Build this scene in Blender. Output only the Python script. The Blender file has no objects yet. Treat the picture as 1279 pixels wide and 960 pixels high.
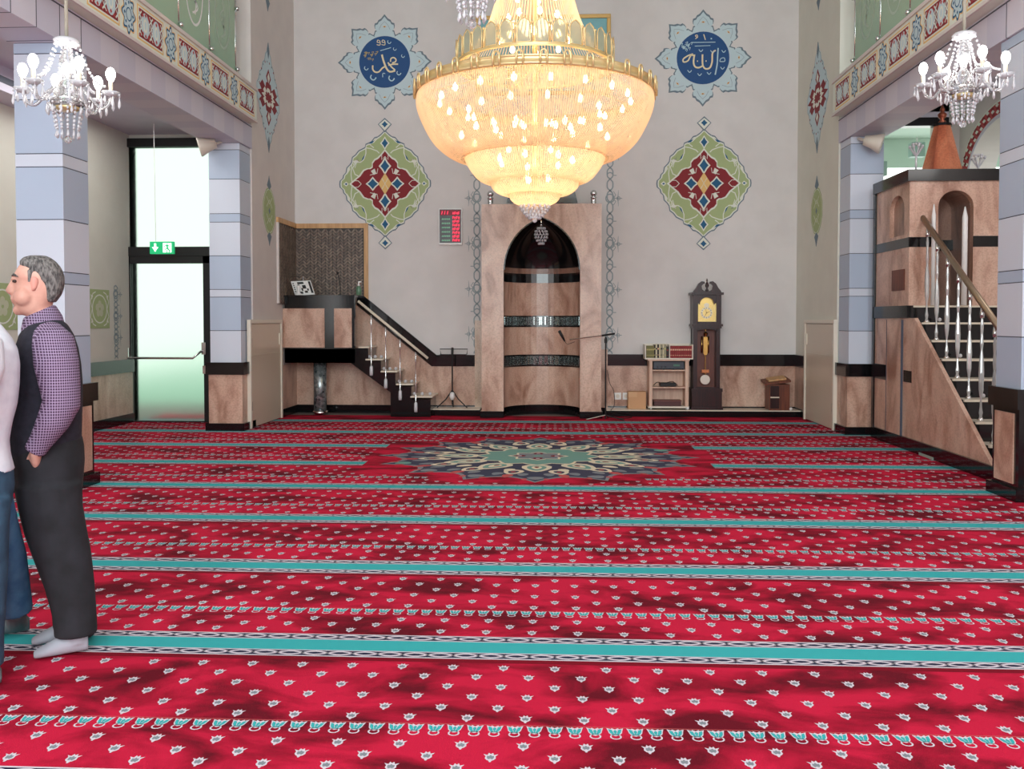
import bpy, bmesh, math, random
from mathutils import Vector, Matrix
random.seed(7)
PI = math.pi
C = bpy.context.scene.collection

# ------------------------------------------------------------------ camera model (1279 x 960)
F = 1100.0; CH = 1.45
PSI = math.atan(54.0/1100.0); TH = math.atan(31.0/1100.0); PPY = 431.0
fw = Vector((-math.sin(PSI)*math.cos(TH), math.cos(PSI)*math.cos(TH), -math.sin(TH)))
rt = Vector((math.cos(PSI), math.sin(PSI), 0)); up = rt.cross(fw)
def ray(px, py): return rt*((px-640)/F) + up*((PPY-py)/F) + fw
def PY(px, py, Y):
    d = ray(px, py); t = Y/d.y; return (d.x*t, CH+d.z*t)
def PX(px, py, X):
    d = ray(px, py); t = X/d.x; return (d.y*t, CH+d.z*t)
def PZ(px, py, Z=0.0):
    d = ray(px, py); t = (Z-CH)/d.z; return (d.x*t, d.y*t)
cam = bpy.data.cameras.new('camera'); co = bpy.data.objects.new('camera', cam); C.objects.link(co)
cam.sensor_width = 36; cam.lens = F/1279*36; cam.shift_y = -(480-PPY)/1279.0; cam.clip_start = .05
co.matrix_world = Matrix(((rt.x, up.x, -fw.x, 0), (rt.y, up.y, -fw.y, 0), (rt.z, up.z, -fw.z, CH), (0, 0, 0, 1)))
bpy.context.scene.camera = co

# ------------------------------------------------------------------ materials
def lin(c):
    return tuple((x/255/12.92 if x <= 10.3 else ((x/255+.055)/1.055)**2.4) for x in c) + (1,)
def newmat(name):
    m = bpy.data.materials.new(name); m.use_nodes = True
    return m, m.node_tree.nodes, m.node_tree.links, m.node_tree.nodes['Principled BSDF']
def M(name, c, rough=.5, metal=0, trans=0, emit=0, spec=None, ior=None, ecol=None, alpha=None):
    m, n, l, b = newmat(name)
    b.inputs['Base Color'].default_value = lin(c); b.inputs['Roughness'].default_value = rough
    b.inputs['Metallic'].default_value = metal
    if trans: b.inputs['Transmission Weight'].default_value = trans
    if spec is not None: b.inputs['Specular IOR Level'].default_value = spec
    if ior: b.inputs['IOR'].default_value = ior
    if alpha is not None: b.inputs['Alpha'].default_value = alpha
    if emit:
        b.inputs['Emission Color'].default_value = lin(ecol or c); b.inputs['Emission Strength'].default_value = emit
    return m
def noisemat(name, c1, c2, scale=5, rough=.5, detail=4, stretch=(1, 1, 1), lo=.35, hi=.65, dist=0, bump=0, rough2=None):
    m, n, l, b = newmat(name)
    tc = n.new('ShaderNodeTexCoord'); mp = n.new('ShaderNodeMapping'); mp.inputs['Scale'].default_value = stretch
    nz = n.new('ShaderNodeTexNoise'); nz.inputs['Scale'].default_value = scale; nz.inputs['Detail'].default_value = detail
    nz.inputs['Distortion'].default_value = dist
    cr = n.new('ShaderNodeValToRGB'); cr.color_ramp.elements[0].position = lo; cr.color_ramp.elements[1].position = hi
    cr.color_ramp.elements[0].color = lin(c1); cr.color_ramp.elements[1].color = lin(c2)
    l.new(tc.outputs['Object'], mp.inputs[0]); l.new(mp.outputs[0], nz.inputs['Vector'])
    l.new(nz.outputs[0], cr.inputs[0]); l.new(cr.outputs[0], b.inputs['Base Color'])
    b.inputs['Roughness'].default_value = rough
    if bump:
        bp = n.new('ShaderNodeBump'); bp.inputs['Strength'].default_value = bump; bp.inputs['Distance'].default_value = .02
        l.new(nz.outputs[0], bp.inputs['Height']); l.new(bp.outputs[0], b.inputs['Normal'])
    return m
def marble(name, base, dark, light, rough=.28):
    m, n, l, b = newmat(name)
    tc = n.new('ShaderNodeTexCoord'); mp = n.new('ShaderNodeMapping'); mp.inputs['Scale'].default_value = (1, 1, .45)
    mp.inputs['Rotation'].default_value = (0, .25, .1)
    a = n.new('ShaderNodeTexNoise'); a.inputs['Scale'].default_value = 3.2; a.inputs['Detail'].default_value = 7; a.inputs['Distortion'].default_value = 1.2
    g = n.new('ShaderNodeTexNoise'); g.inputs['Scale'].default_value = 55; g.inputs['Detail'].default_value = 3
    cr = n.new('ShaderNodeValToRGB'); e = cr.color_ramp.elements
    e[0].position = .3; e[0].color = lin(dark); e[1].position = .72; e[1].color = lin(light)
    k = e.new(.5); k.color = lin(base)
    mx = n.new('ShaderNodeMix'); mx.data_type = 'RGBA'; mx.blend_type = 'MULTIPLY'; mx.inputs[0].default_value = .35
    c2 = n.new('ShaderNodeValToRGB'); c2.color_ramp.elements[0].position = .38; c2.color_ramp.elements[1].position = .55
    c2.color_ramp.elements[0].color = (.55, .5, .48, 1); c2.color_ramp.elements[1].color = (1, 1, 1, 1)
    l.new(tc.outputs['Object'], mp.inputs[0]); l.new(mp.outputs[0], a.inputs['Vector']); l.new(tc.outputs['Object'], g.inputs['Vector'])
    l.new(a.outputs[0], cr.inputs[0]); l.new(g.outputs[0], c2.inputs[0])
    l.new(cr.outputs[0], mx.inputs[6]); l.new(c2.outputs[0], mx.inputs[7]); l.new(mx.outputs[2], b.inputs['Base Color'])
    b.inputs['Roughness'].default_value = rough
    return m
WALL = noisemat('plaster_white', (216, 213, 211), (222, 219, 217), 3, .75)
WALLW = noisemat('plaster_warm', (214, 206, 202), (220, 212, 207), 3, .75)
CREAM = noisemat('plaster_cream', (218, 217, 205), (223, 222, 210), 3, .75)
MINT = M('mint_paint', (204, 224, 212), .7)
LAV = noisemat('lavender_paint', (203, 200, 216), (210, 207, 221), 3, .6)
LAVD = M('lavender_dark_block', (198, 196, 212), .6)
LAVL = M('lavender_light_block', (208, 205, 217), .6)
LINE = M('grey_joint_line', (70, 74, 88), .6)
BLUEB = M('blue_grey_band', (176, 190, 210), .5)
PALEB = M('pale_blue_band', (206, 213, 226), .5)
MARB = marble('pink_marble', (203, 166, 146), (160, 118, 98), (222, 192, 172))
MARBL = marble('pale_marble', (214, 190, 168), (190, 160, 136), (226, 208, 188))
BLACK = noisemat('black_granite', (10, 10, 11), (22, 22, 24), 60, .12)
BLKMAT = M('black_matt', (16, 16, 17), .55)
TREAD = M('white_marble_tread', (225, 215, 195), .25)
CHROME = M('chrome', (215, 215, 215), .15, 1)
BRASS = M('brass', (205, 165, 95), .25, 1)
GOLD = M('gold_leaf', (216, 178, 110), .4, .3)
BRONZE = M('bronze_rail', (150, 132, 110), .3, .7)
CREAMD = M('cream_lacquer', (214, 200, 180), .3)
CREAMF = M('cream_lacquer_frame', (228, 220, 204), .35)
WOODL = noisemat('light_wood', (214, 170, 120), (190, 146, 98), 4, .45, stretch=(6, 6, .6))
WOODB = noisemat('brown_wood', (120, 60, 34), (90, 40, 22), 5, .45, stretch=(6, 6, .6))
WOODM = noisemat('mahogany', (52, 16, 16), (30, 9, 10), 6, .3, stretch=(6, 6, .5))
WOODR = noisemat('mahogany_inner', (120, 62, 45), (95, 45, 34), 6, .4, stretch=(6, 6, .5))
WOODP = noisemat('pinkish_beech', (222, 190, 168), (205, 168, 146), 4, .45, stretch=(6, 6, .6))
GREENP = M('green_glass_panel', (160, 190, 160), .25)
WHITE = M('white_enamel', (235, 235, 232), .35)
BEIGE = M('beige_plastic', (222, 214, 200), .4)
CRYST = M('crystal', (250, 250, 252), .03, trans=.82, ior=1.5)
CRYSTW = M('crystal_bright', (240, 240, 245), .08, trans=.35, ior=1.5)
BULB = M('bulb_cool', (255, 255, 255), .3, emit=14, ecol=(255, 250, 245))
BULBW = M('bulb_warm', (255, 240, 200), .3, emit=12, ecol=(255, 222, 168))
# painted ornament colours
OG = M('paint_olive', (168, 184, 132), .7); OW = M('paint_white', (226, 230, 218), .7); OR = M('paint_wine', (134, 28, 38), .7)
OB = M('paint_blue', (28, 92, 132), .7); OY = M('paint_gold', (230, 190, 120), .7); OL = M('paint_light_blue', (196, 216, 222), .7)
OS = M('paint_slate', (110, 128, 140), .7); ONAVY = M('paint_navy', (18, 74, 130), .6); OLACE = M('paint_lace', (148, 162, 166), .6)
OPINK = M('paint_brick', (178, 64, 66), .7); OGREEN2 = M('paint_dull_green', (196, 200, 172), .7)

# ------------------------------------------------------------------ mesh helper
ORG = {}
def tag(o, label=None, cat=None, group=None, kind=None):
    if label: o['label'] = label
    if cat: o['category'] = cat
    if group: o['group'] = group
    if kind: o['kind'] = kind
    return o
def thing(name, loc, label, cat, group=None):
    o = bpy.data.objects.new(name, None); C.objects.link(o); o.location = loc; o.empty_display_size = .1
    ORG[o.name] = Vector(loc); return tag(o, label, cat, group)
class MB:
    def __init__(s): s.v = []; s.f = []; s.m = []; s.cur = 0
    def mat(s, i): s.cur = i; return s
    def face(s, idx): s.f.append(idx); s.m.append(s.cur)
    def box(s, x0, x1, y0, y1, z0, z1, bev=0):
        if x0 > x1: x0, x1 = x1, x0
        if y0 > y1: y0, y1 = y1, y0
        if z0 > z1: z0, z1 = z1, z0
        b = len(s.v)
        for z in (z0, z1):
            for x, y in ((x0, y0), (x1, y0), (x1, y1), (x0, y1)): s.v.append((x, y, z))
        for q in ((3, 2, 1, 0), (4, 5, 6, 7), (0, 1, 5, 4), (1, 2, 6, 5), (2, 3, 7, 6), (3, 0, 4, 7)): s.face([b+i for i in q])
        return s
    def obox(s, c, ax, ay, az, hx, hy, hz):
        c, ax, ay, az = map(Vector, (c, ax, ay, az)); b = len(s.v)
        for k in (-1, 1):
            for i, j in ((-1, -1), (1, -1), (1, 1), (-1, 1)): s.v.append(tuple(c+ax*i*hx+ay*j*hy+az*k*hz))
        for q in ((3, 2, 1, 0), (4, 5, 6, 7), (0, 1, 5, 4), (1, 2, 6, 5), (2, 3, 7, 6), (3, 0, 4, 7)): s.face([b+i for i in q])
        return s
    def ring(s, c, u, w, ru, rw, n, ph=0):
        b = len(s.v)
        for i in range(n):
            a = 2*PI*i/n+ph; p = c+u*(ru*math.cos(a))+w*(rw*math.sin(a)); s.v.append(tuple(p))
        return b
    def tube(s, pts, r, n=8, ref=None, caps=True, closed=False):
        pts = [Vector(p) for p in pts]; N = len(pts); st = []; lu = None
        for i, p in enumerate(pts):
            if closed: t = pts[(i+1) % N]-pts[i-1]
            else: t = (pts[min(i+1, N-1)]-pts[max(i-1, 0)])
            t = t.normalized() if t.length > 1e-9 else Vector((0, 0, 1))
            rf = Vector(ref) if ref else (Vector((0, 0, 1)) if abs(t.z) < .9 else Vector((0, 1, 0)))
            if lu is not None: u = lu-t*lu.dot(t)
            else: u = rf.cross(t)
            if u.length < 1e-6: u = Vector((1, 0, 0)).cross(t)
            u.normalize(); w = t.cross(u); lu = u
            rr = r[i] if isinstance(r, (list, tuple)) else r
            ru, rw = rr if isinstance(rr, (list, tuple)) else (rr, rr)
            st.append(s.ring(p, u, w, ru, rw, n))
        for i in range(N if closed else N-1):
            a, b = st[i], st[(i+1) % N]
            for k in range(n): s.face([a+k, a+(k+1) % n, b+(k+1) % n, b+k])
        if caps and not closed:
            s.face([st[0]+k for k in range(n)][::-1]); s.face([st[-1]+k for k in range(n)])
        return s
    def lathe(s, prof, c=(0, 0, 0), n=24, caps=True, sx=1, sy=1):
        st = []
        for r, z in prof:
            b = len(s.v); st.append(b)
            for i in range(n):
                a = 2*PI*i/n; s.v.append((c[0]+max(r, 1e-4)*math.cos(a)*sx, c[1]+max(r, 1e-4)*math.sin(a)*sy, c[2]+z))
        for i in range(len(st)-1):
            a, b = st[i], st[i+1]
            for k in range(n): s.face([a+k, a+(k+1) % n, b+(k+1) % n, b+k])
        if caps:
            s.face([st[0]+k for k in range(n)][::-1]); s.face([st[-1]+k for k in range(n)])
        return s
    def ball(s, c, r, n=10, sz=1, m=6):
        return s.lathe([(r*math.sin(PI*i/m), -r*sz*math.cos(PI*i/m)) for i in range(m+1)], c, n, caps=False)
    def prism(s, poly, fn, d0, d1):
        """poly: 2D points; fn(u,v,d)->3D point"""
        b = len(s.v); n = len(poly)
        for d in (d0, d1):
            for u, v in poly: s.v.append(tuple(fn(u, v, d)))
        s.face([b+i for i in range(n)][::-1]); s.face([b+n+i for i in range(n)])
        for i in range(n): s.face([b+i, b+(i+1) % n, b+n+(i+1) % n, b+n+i])
        return s
    def flat(s, poly, fn, d):
        b = len(s.v)
        for u, v in poly: s.v.append(tuple(fn(u, v, d)))
        s.face([b+i for i in range(len(poly))]); return s
    def stroke(s, pts, w, fn, d, closed=False):
        N = len(pts); b = len(s.v)
        for i, (x, y) in enumerate(pts):
            if closed: p, q = pts[i-1], pts[(i+1) % N]
            else: p, q = pts[max(i-1, 0)], pts[min(i+1, N-1)]
            tx, ty = q[0]-p[0], q[1]-p[1]; L = math.hypot(tx, ty) or 1
            ww = (w[i] if isinstance(w, (list, tuple)) else w)/2
            nx, ny = -ty/L*ww, tx/L*ww
            s.v.append(tuple(fn(x+nx, y+ny, d))); s.v.append(tuple(fn(x-nx, y-ny, d)))
        for i in range(N if closed else N-1):
            j = (i+1) % N; s.face([b+2*i, b+2*i+1, b+2*j+1, b+2*j])
        return s
    def build(s, name, mats, parent=None, smooth=False, label=None, cat=None, group=None, kind=None, loc=None, fix=True):
        if not isinstance(mats, (list, tuple)): mats = [mats]
        if parent is not None: o3 = ORG[parent.name]
        elif loc is not None: o3 = Vector(loc)
        else:
            xs = [v[0] for v in s.v]; ys = [v[1] for v in s.v]; zs = [v[2] for v in s.v]
            o3 = Vector(((min(xs)+max(xs))/2, (min(ys)+max(ys))/2, min(zs)))
        me = bpy.data.meshes.new(name)
        me.from_pydata([(v[0]-o3.x, v[1]-o3.y, v[2]-o3.z) for v in s.v], [], s.f)
        for m in mats: me.materials.append(m)
        me.polygons.foreach_set('material_index', s.m)
        if smooth: me.polygons.foreach_set('use_smooth', [True]*len(me.polygons))
        me.update()
        if fix and len(s.f) < 30000:
            bm = bmesh.new(); bm.from_mesh(me); bmesh.ops.recalc_face_normals(bm, faces=bm.faces); bm.to_mesh(me); bm.free()
        o = bpy.data.objects.new(name, me); C.objects.link(o)
        if parent is not None: o.parent = parent; ORG[o.name] = o3.copy()
        else: o.location = o3; ORG[o.name] = o3.copy()
        return tag(o, label, cat, group, kind)
def struct(b, name, m, parent=None, **k):
    return b.build(name, m, parent, kind='structure' if parent is None else None, **k)
def bevel(o, w=.004, seg=2):
    md = o.modifiers.new('bevel', 'BEVEL'); md.width = w; md.segments = seg; md.limit_method = 'ANGLE'; return o
def copy_tree(o, parent=None):
    c = o.copy(); C.objects.link(c); c.parent = parent
    for ch in list(o.children): copy_tree(ch, c)
    return c
def mirror4(q):
    """quarter outline from (0,top) to (right,0) -> full closed outline"""
    a = list(q); b = [(x, -y) for x, y in reversed(q)][1:]; h = a+b
    return h + [(-x, y) for x, y in reversed(h)][1:-1]

# ------------------------------------------------------------------ dimensions
XL, XR, YB = -4.1, 3.7, 13.75        # inner hall walls
YF = -3.5; HZ = 7.6
OXL, OXR = -6.05, 5.65               # outer aisle walls
PB, PT = .45, 3.77
YP2 = 11.35; YP1 = 7.2; PD = .42

# ------------------------------------------------------------------ floor, carpet
struct(MB().box(-8, 8.2, YF-.3, 15, -.2, -.012), 'floor', M('floor_screed', (120, 110, 105), .8))
def carpet():
    RED, TEAL, NAVY, WHT, GRY, DRED, CRM, SLT, TGN, PNK = range(10)
    m, n, l, b = newmat('red_pile')
    tc = n.new('ShaderNodeTexCoord'); mp = n.new('ShaderNodeMapping'); mp.inputs['Scale'].default_value = (.8, 1.5, 1); mp.inputs['Rotation'].default_value = (0, 0, .5)
    a = n.new('ShaderNodeTexNoise'); a.inputs['Scale'].default_value = 2.5; a.inputs['Detail'].default_value = 8; a.inputs['Distortion'].default_value = .45; a.inputs['Roughness'].default_value = .55
    cr = n.new('ShaderNodeValToRGB'); e = cr.color_ramp.elements; e[0].position = .38; e[0].color = lin((100, 8, 28)); e[1].position = .57; e[1].color = lin((196, 24, 60))  # brushed nap and dappled sun are both put into the pile colour
    k = e.new(.48); k.color = lin((158, 13, 44))
    fz = n.new('ShaderNodeTexNoise'); fz.inputs['Scale'].default_value = 260
    bp = n.new('ShaderNodeBump'); bp.inputs['Strength'].default_value = .5; bp.inputs['Distance'].default_value = .004
    l.new(tc.outputs['Object'], mp.inputs[0]); l.new(mp.outputs[0], a.inputs['Vector']); l.new(a.outputs[0], cr.inputs[0]); l.new(cr.outputs[0], b.inputs['Base Color'])
    l.new(tc.outputs['Object'], fz.inputs['Vector']); l.new(fz.outputs[0], bp.inputs['Height']); l.new(bp.outputs[0], b.inputs['Normal'])
    b.inputs['Roughness'].default_value = .9; b.inputs['Specular IOR Level'].default_value = .15
    def pm(nm, c): return M(nm, c, .9, spec=.15)
    mats = [m, pm('pile_teal', (58, 166, 168)), pm('pile_navy', (42, 44, 66)), pm('pile_white', (208, 198, 206)), pm('pile_grey', (128, 134, 140)),
            pm('pile_dark_red', (120, 8, 30)), pm('pile_cream', (224, 214, 190)), pm('pile_slate', (66, 68, 88)), pm('pile_sage', (118, 160, 150)), pm('pile_pink', (190, 90, 90))]
    B = MB()
    X0, X1, Y0, Y1 = OXL+.01, OXR-.02, -3.4, 13.32
    B.mat(RED).box(X0, X1, Y0, Y1, -.012, 0)
    MX, MY, RX, RY = -.18, 9.36, 1.72, 1.52
    G0, G1 = -1.93, 1.57
    zf = lambda x, y, d: (x, y, d)
    def ranges(Y):
        if 8.0 < Y < 10.75: return [(X0, G0), (G1, X1)]
        return [(X0, X1)]
    z = .0004
    per = 1.245; C0 = 3.855
    def free(x, y):
        return ((x-MX)/(RX+.12))**2+((y-MY)/(RY+.06))**2 > 1 and not (8.2 < y < 10.5 and G0-.02 < x < G1+.02 and ((x-MX)/(RX+.35))**2+((y-MY)/(RY+.3))**2 < 1)
    sil = [(-2.6, 1.9), (-1.1, 1.3), (-.7, 2.7), (0, 1.9), (.7, 2.7), (1.1, 1.3), (2.6, 1.9), (1.7, .5), (1.9, -.9), (1.2, -1.9), (.55, -2.3), (.3, -3.2), (-.3, -3.2), (-.55, -2.3), (-1.2, -1.9), (-1.9, -.9), (-1.7, .5)]
    inn = [(0, 1.3), (.55, .5), (1.2, .7), (1.25, -.6), (.7, -1.5), (0, -1.1), (-.7, -1.5), (-1.25, -.6), (-1.2, .7), (-.55, .5)]
    tsil = [(-3.3, 4.6), (-1.9, 3.8), (-1.5, 4.8), (0, 3.4), (1.5, 4.8), (1.9, 3.8), (3.3, 4.6), (2.4, 2.2), (2.7, -.6), (1.9, -3.2), (.8, -4.3), (0, -4.6), (-.8, -4.3), (-1.9, -3.2), (-2.7, -.6), (-2.4, 2.2)]
    cup = [(-3.4, 4.7), (-1.6, 3.9), (-1.3, 4.7), (0, 3.6), (1.3, 4.7), (1.6, 3.9), (3.4, 4.7), (2.9, 2.4), (2.6, .6), (1.5, -1.2), (0, -1.9), (-1.5, -1.2), (-2.6, .6), (-2.9, 2.4)]
    petl = [(-2.5, 3.9), (-1.2, 3.1), (-.75, .9), (-.3, -.9), (-1.3, -.5), (-2.1, .8), (-2.4, 2.2)]
    petm = [(0, 3.2), (.75, 2.0), (.35, .2), (0, -1.2), (-.35, .2), (-.75, 2.0)]
    base = [(-1.7, -1.2), (0, -2.0), (1.7, -1.2), (1.2, -2.9), (0, -3.6), (-1.2, -2.9)]
    for kk in range(-1, 8):
        Yc = C0+per*kk
        for (a, bb) in ranges(Yc):
            # teal band with a twisted rope border on each side
            B.mat(WHT).flat([(a, Yc-.135), (bb, Yc-.135), (bb, Yc+.135), (a, Yc+.135)], zf, z)
            B.mat(TEAL).flat([(a, Yc-.062), (bb, Yc-.062), (bb, Yc+.062), (a, Yc+.062)], zf, z*2)
            B.mat(DRED).flat([(a, Yc-.175), (bb, Yc-.175), (bb, Yc-.136), (a, Yc-.136)], zf, z)
            for sgn in (-1, 1):
                y0 = Yc+sgn*.098
                B.mat(NAVY).flat([(a, y0-.027), (bb, y0-.027), (bb, y0+.027), (a, y0+.027)], zf, z*2)
                N = int((bb-a)/.024)
                for ph in (0, PI):
                    pts = [(a+(bb-a)*i/N, y0+.019*math.sin((a+(bb-a)*i/N)/.22*2*PI+ph)) for i in range(N+1)]
                    B.mat(WHT).stroke(pts, .0125, zf, z*3)
        # motif rows towards the camera
        rows = [(-.225, 0, 0), (-.32, .5, 0), (-.415, 0, 0), (-.51, .5, 0), (-.605, 0, 0), (-.69, .5, 0), (-.79, 0, 1), (-.895, .5, 0), (-.975, 0, 0), (-1.05, .5, 0)]
        for (dy, off, tul) in rows:
            y = Yc+dy
            if y < Y0+.1 or y > Y1-.05: continue
            sp = .213 if not tul else .071
            i0 = int(X0/sp)-1
            for i in range(i0, int(X1/sp)+2):
                x = (i+off)*sp
                if x < X0+.05 or x > X1-.05 or not free(x, y): continue
                if tul:
                    B.mat(WHT).flat([(x+u*.0088, y+v*.0092) for u, v in cup], zf, z)
                    ri = [(x+.018*math.cos(2*PI*q/12), y-.022+.017*math.sin(2*PI*q/12)) for q in range(12)]
                    B.stroke(ri, .006, zf, z, True)
                    B.mat(TEAL).flat([(x+u*.009, y+v*.009) for u, v in petl], zf, z*2)
                    B.flat([(x-u*.009, y+v*.009) for u, v in petl][::-1], zf, z*2)
                    B.flat([(x+u*.009, y+v*.009) for u, v in petm], zf, z*2)
                else:
                    B.mat(WHT).flat([(x+u*.0098, y+v*.0104) for u, v in sil], zf, z)
                    B.mat(GRY).flat([(x+u*.0095, y+v*.0105) for u, v in inn], zf, z*2)
            if tul:
                for (a, bb) in ranges(y):
                    B.mat(PNK).flat([(a, y+.046), (bb, y+.046), (bb, y+.050), (a, y+.050)], zf, z)
    # the large round medallion
    def polar(fr, mat, lv, n=192, k=1.0):
        pts = []
        for i in range(n):
            a = 2*PI*i/n; r = fr(a)*k
            pts.append((MX+RX*r*math.cos(a), MY+RY*r*math.sin(a)))
        B.mat(mat).flat(pts, zf, z*lv)
    def star(a, n, lo, hi, p=1.0):
        t = abs(((a*n/(2*PI)) % 1)-.5)*2
        return lo+(hi-lo)*t**p
    def star2(a): return star(a, 16, .84, 1.0, 2.2)
    polar(lambda a: star2(a), GRY, 2); polar(lambda a: star2(a)-.035, SLT, 3)
    def petal(cx, rad, ang, L, W, mat, lv):
        pts = []
        for i in range(12):
            t = 2*PI*i/12; u = math.cos(t)*L; v = math.sin(t)*W*(1-.35*math.cos(t))
            x = rad+u; ca, sa = math.cos(ang), math.sin(ang)
            pts.append((MX+RX*(x*ca-v*sa), MY+RY*(x*sa+v*ca)))
        B.mat(mat).flat(pts, zf, z*lv)
    for i in range(16):
        a = 2*PI*i/16
        petal(0, .86, a, .05, .045, TGN if i % 8 == 1 else GRY, 4)
        petal(0, .80, a+PI/16, .06, .028, PNK, 4)
        petal(0, .74, a+PI/32, .05, .03, GRY, 4); petal(0, .74, a-PI/32, .05, .03, GRY, 4)
        petal(0, .66, a+PI/16, .085, .055, CRM, 5); petal(0, .66, a+PI/16, .05, .03, SLT, 6); petal(0, .66, a+PI/16, .02, .014, PNK, 7)
        petal(0, .9, a+PI/48, .03, .015, PNK, 4); petal(0, .9, a-PI/48, .03, .015, PNK, 4)
    for i in range(12):
        a = 2*PI*i/12
        petal(0, .50, a, .14, .085, CRM, 8); petal(0, .50, a, .10, .055, TGN, 9); petal(0, .49, a, .06, .03, CRM, 10); petal(0, .47, a, .025, .014, DRED, 11)
        petal(0, .60, a+PI/12, .055, .03, CRM, 8)
    polar(lambda a: star(a, 12, .33, .40, 1), CRM, 12); polar(lambda a: star(a, 12, .31, .375, 1), TGN, 13)
    polar(lambda a: star(a, 8, .14, .19, 1), CRM, 14); polar(lambda a: star(a, 8, .125, .17, 1), GRY, 15)
    for i in range(4): petal(0, .115, PI/2*i, .04, .03, DRED, 16); petal(0, .115, PI/2*i, .015, .014, WHT, 17)
    polar(lambda a: .035, TGN, 16)
    B.build('prayer_carpet', mats, label='red prayer carpet with turquoise bands, tulip rows and a round medallion', cat='carpet', loc=(0, 0, -.012), fix=False)
carpet()

# ------------------------------------------------------------------ shell of the hall
t = .2
struct(MB().box(XL-.0, XR+0, YB, YB+t, 0, HZ), 'wall_back', WALL)
struct(MB().box(XL-t, XL, 11.78, YB+t, 0, HZ), 'wall_left', WALLW)
struct(MB().box(XR, XR+t, 11.78, YB+t, 0, HZ), 'wall_right', CREAM)
struct(MB().box(-8, 8.2, YF-.3, 15, HZ, HZ+.2), 'ceiling', WALL)
# rear wall (behind the camera) with three tall window openings
rb = MB()
for a, b_ in ((-8, -3.6), (-1.9, -1.1), (.6, 1.4), (3.1, 8.2)): rb.box(a, b_, YF-.3, YF, 0, HZ)
for a, b_ in ((-3.6, -1.9), (-1.1, .6), (1.4, 3.1)): rb.box(a, b_, YF-.3, YF, 0, 1.0).box(a, b_, YF-.3, YF, 6.6, HZ)
struct(rb, 'wall_rear', WALL)
wf = MB()
for a, b_ in ((-3.6, -1.9), (-1.1, .6), (1.4, 3.1)):
    for x in (a+.03, (a+b_)/2, b_-.03): wf.box(x-.03, x+.03, YF-.2, YF-.14, 1, 6.6)
    for zz in (1.03, 2.9, 4.8, 6.57): wf.box(a, b_, YF-.2, YF-.14, zz-.03, zz+.03)
struct(wf, 'window_3', BLKMAT)
# outer aisle walls
struct(MB().box(OXL-t, OXL, YF, 12.5, 0, 4.08), 'wall_left_aisle', CREAM)
struct(MB().box(-7.6, -7.4, YF, YB, 4.28, HZ), 'wall_left_gallery', MINT)
struct(MB().box(7.4, 7.6, YF, YB, 4.28, HZ), 'wall_right_gallery', MINT)
struct(MB().box(-7.4, XL-t, 12.3, 12.5, 4.28, HZ).box(XR+t, 7.4, 12.3, 12.5, 4.28, HZ), 'wall_back_gallery', MINT)
# door wall of the left aisle : opening for the exit door
dx0, zt = PY(149, 160, 12.3); dx1 = XL-.2
DZT = 4.02
struct(MB().box(OXL, dx0, 12.3, 12.5, 0, 4.08).box(dx0, XL-.2, 12.3, 12.5, DZT, 4.08), 'wall_back_aisle', CREAM)
# aisle ceilings, gallery slabs
gs = MB().box(-7.6, XL-.45, YF, 12.5, 4.08, 4.28)
struct(gs, 'ceiling_left_aisle', LAV)
struct(MB().box(XR+.45, 8.2, YF, 14.8, 4.4, 4.48), 'ceiling_right_aisle', LAV)
# bulkhead running along the top of the left aisle wall
bk = MB().box(OXL, OXL+.35, YF, 10.2, 3.82, 4.08); bk.mat(1).box(OXL+.35, OXL+.353, YF, 10.2, 3.9, 3.97)
struct(bk, 'trim_1', [LAV, LINE])
# right aisle side wall with a decorated arch
def right_arch_wall():
    pts = [PX(x, y, OXR) for x, y in ((1202.5, 211), (1212.5, 170), (1222.5, 150), (1237.5, 132.5), (1245, 127.5))]
    yc = 11.45; r = 1.2; zs = 3.38; rz = .88
    def arc(rr, rzz, n=28): return [(yc+rr*math.cos(PI*i/n), zs+rzz*math.sin(PI*i/n)) for i in range(n+1)]
    inn = arc(r-.24, rz-.22)
    # wall: far strip, near part and spandrel as one polygon strip
    f = lambda u, v, d: (OXR+d, u, v)
    B = MB()
    B.box(OXR, OXR+.35, yc+r-.24, 12.9, 0, 4.4); B.box(OXR, OXR+.35, YF, yc-r+.24, 0, 4.4)
    for i in range(len(inn)-1):
        (a, za), (b, zb) = inn[i], inn[i+1]
        B.prism([(a, za), (b, zb), (b, 4.4), (a, 4.4)], f, 0, .35)
    w = struct(B, 'wall_right_aisle', WALLW)
    # painted band round the arch
    o1 = arc(r, rz); o2 = arc(r-.02, rz-.02); o3 = arc(r-.19, rz-.17)
    D = MB()
    def band(a, b, d, m):
        D.mat(m)
        for i in range(len(a)-1): D.prism([a[i], a[i+1], b[i+1], b[i]], f, 0, d)
    band(o1, o2, -.006, 0); band(o2, o3, -.004, 3); band(o3, inn, -.006, 1)
    for i in range(28):
        a0 = PI*(i+.5)/28
        for k, (rr, rzz) in enumerate(((r-.05, rz-.045), (r-.1, rz-.09), (r-.15, rz-.135))):
            c = (yc+rr*math.cos(a0), zs+rzz*math.sin(a0)); s_ = .045
            D.mat(2 if (i+k) % 2 else 0).prism([(c[0]+s_, c[1]), (c[0], c[1]+s_*.6), (c[0]-s_, c[1]), (c[0], c[1]-s_*.6)], f, -.002, -.008)
    D.build('arch_border', [OW, LAVL, OR, OPINK], w)
right_arch_wall()
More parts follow.
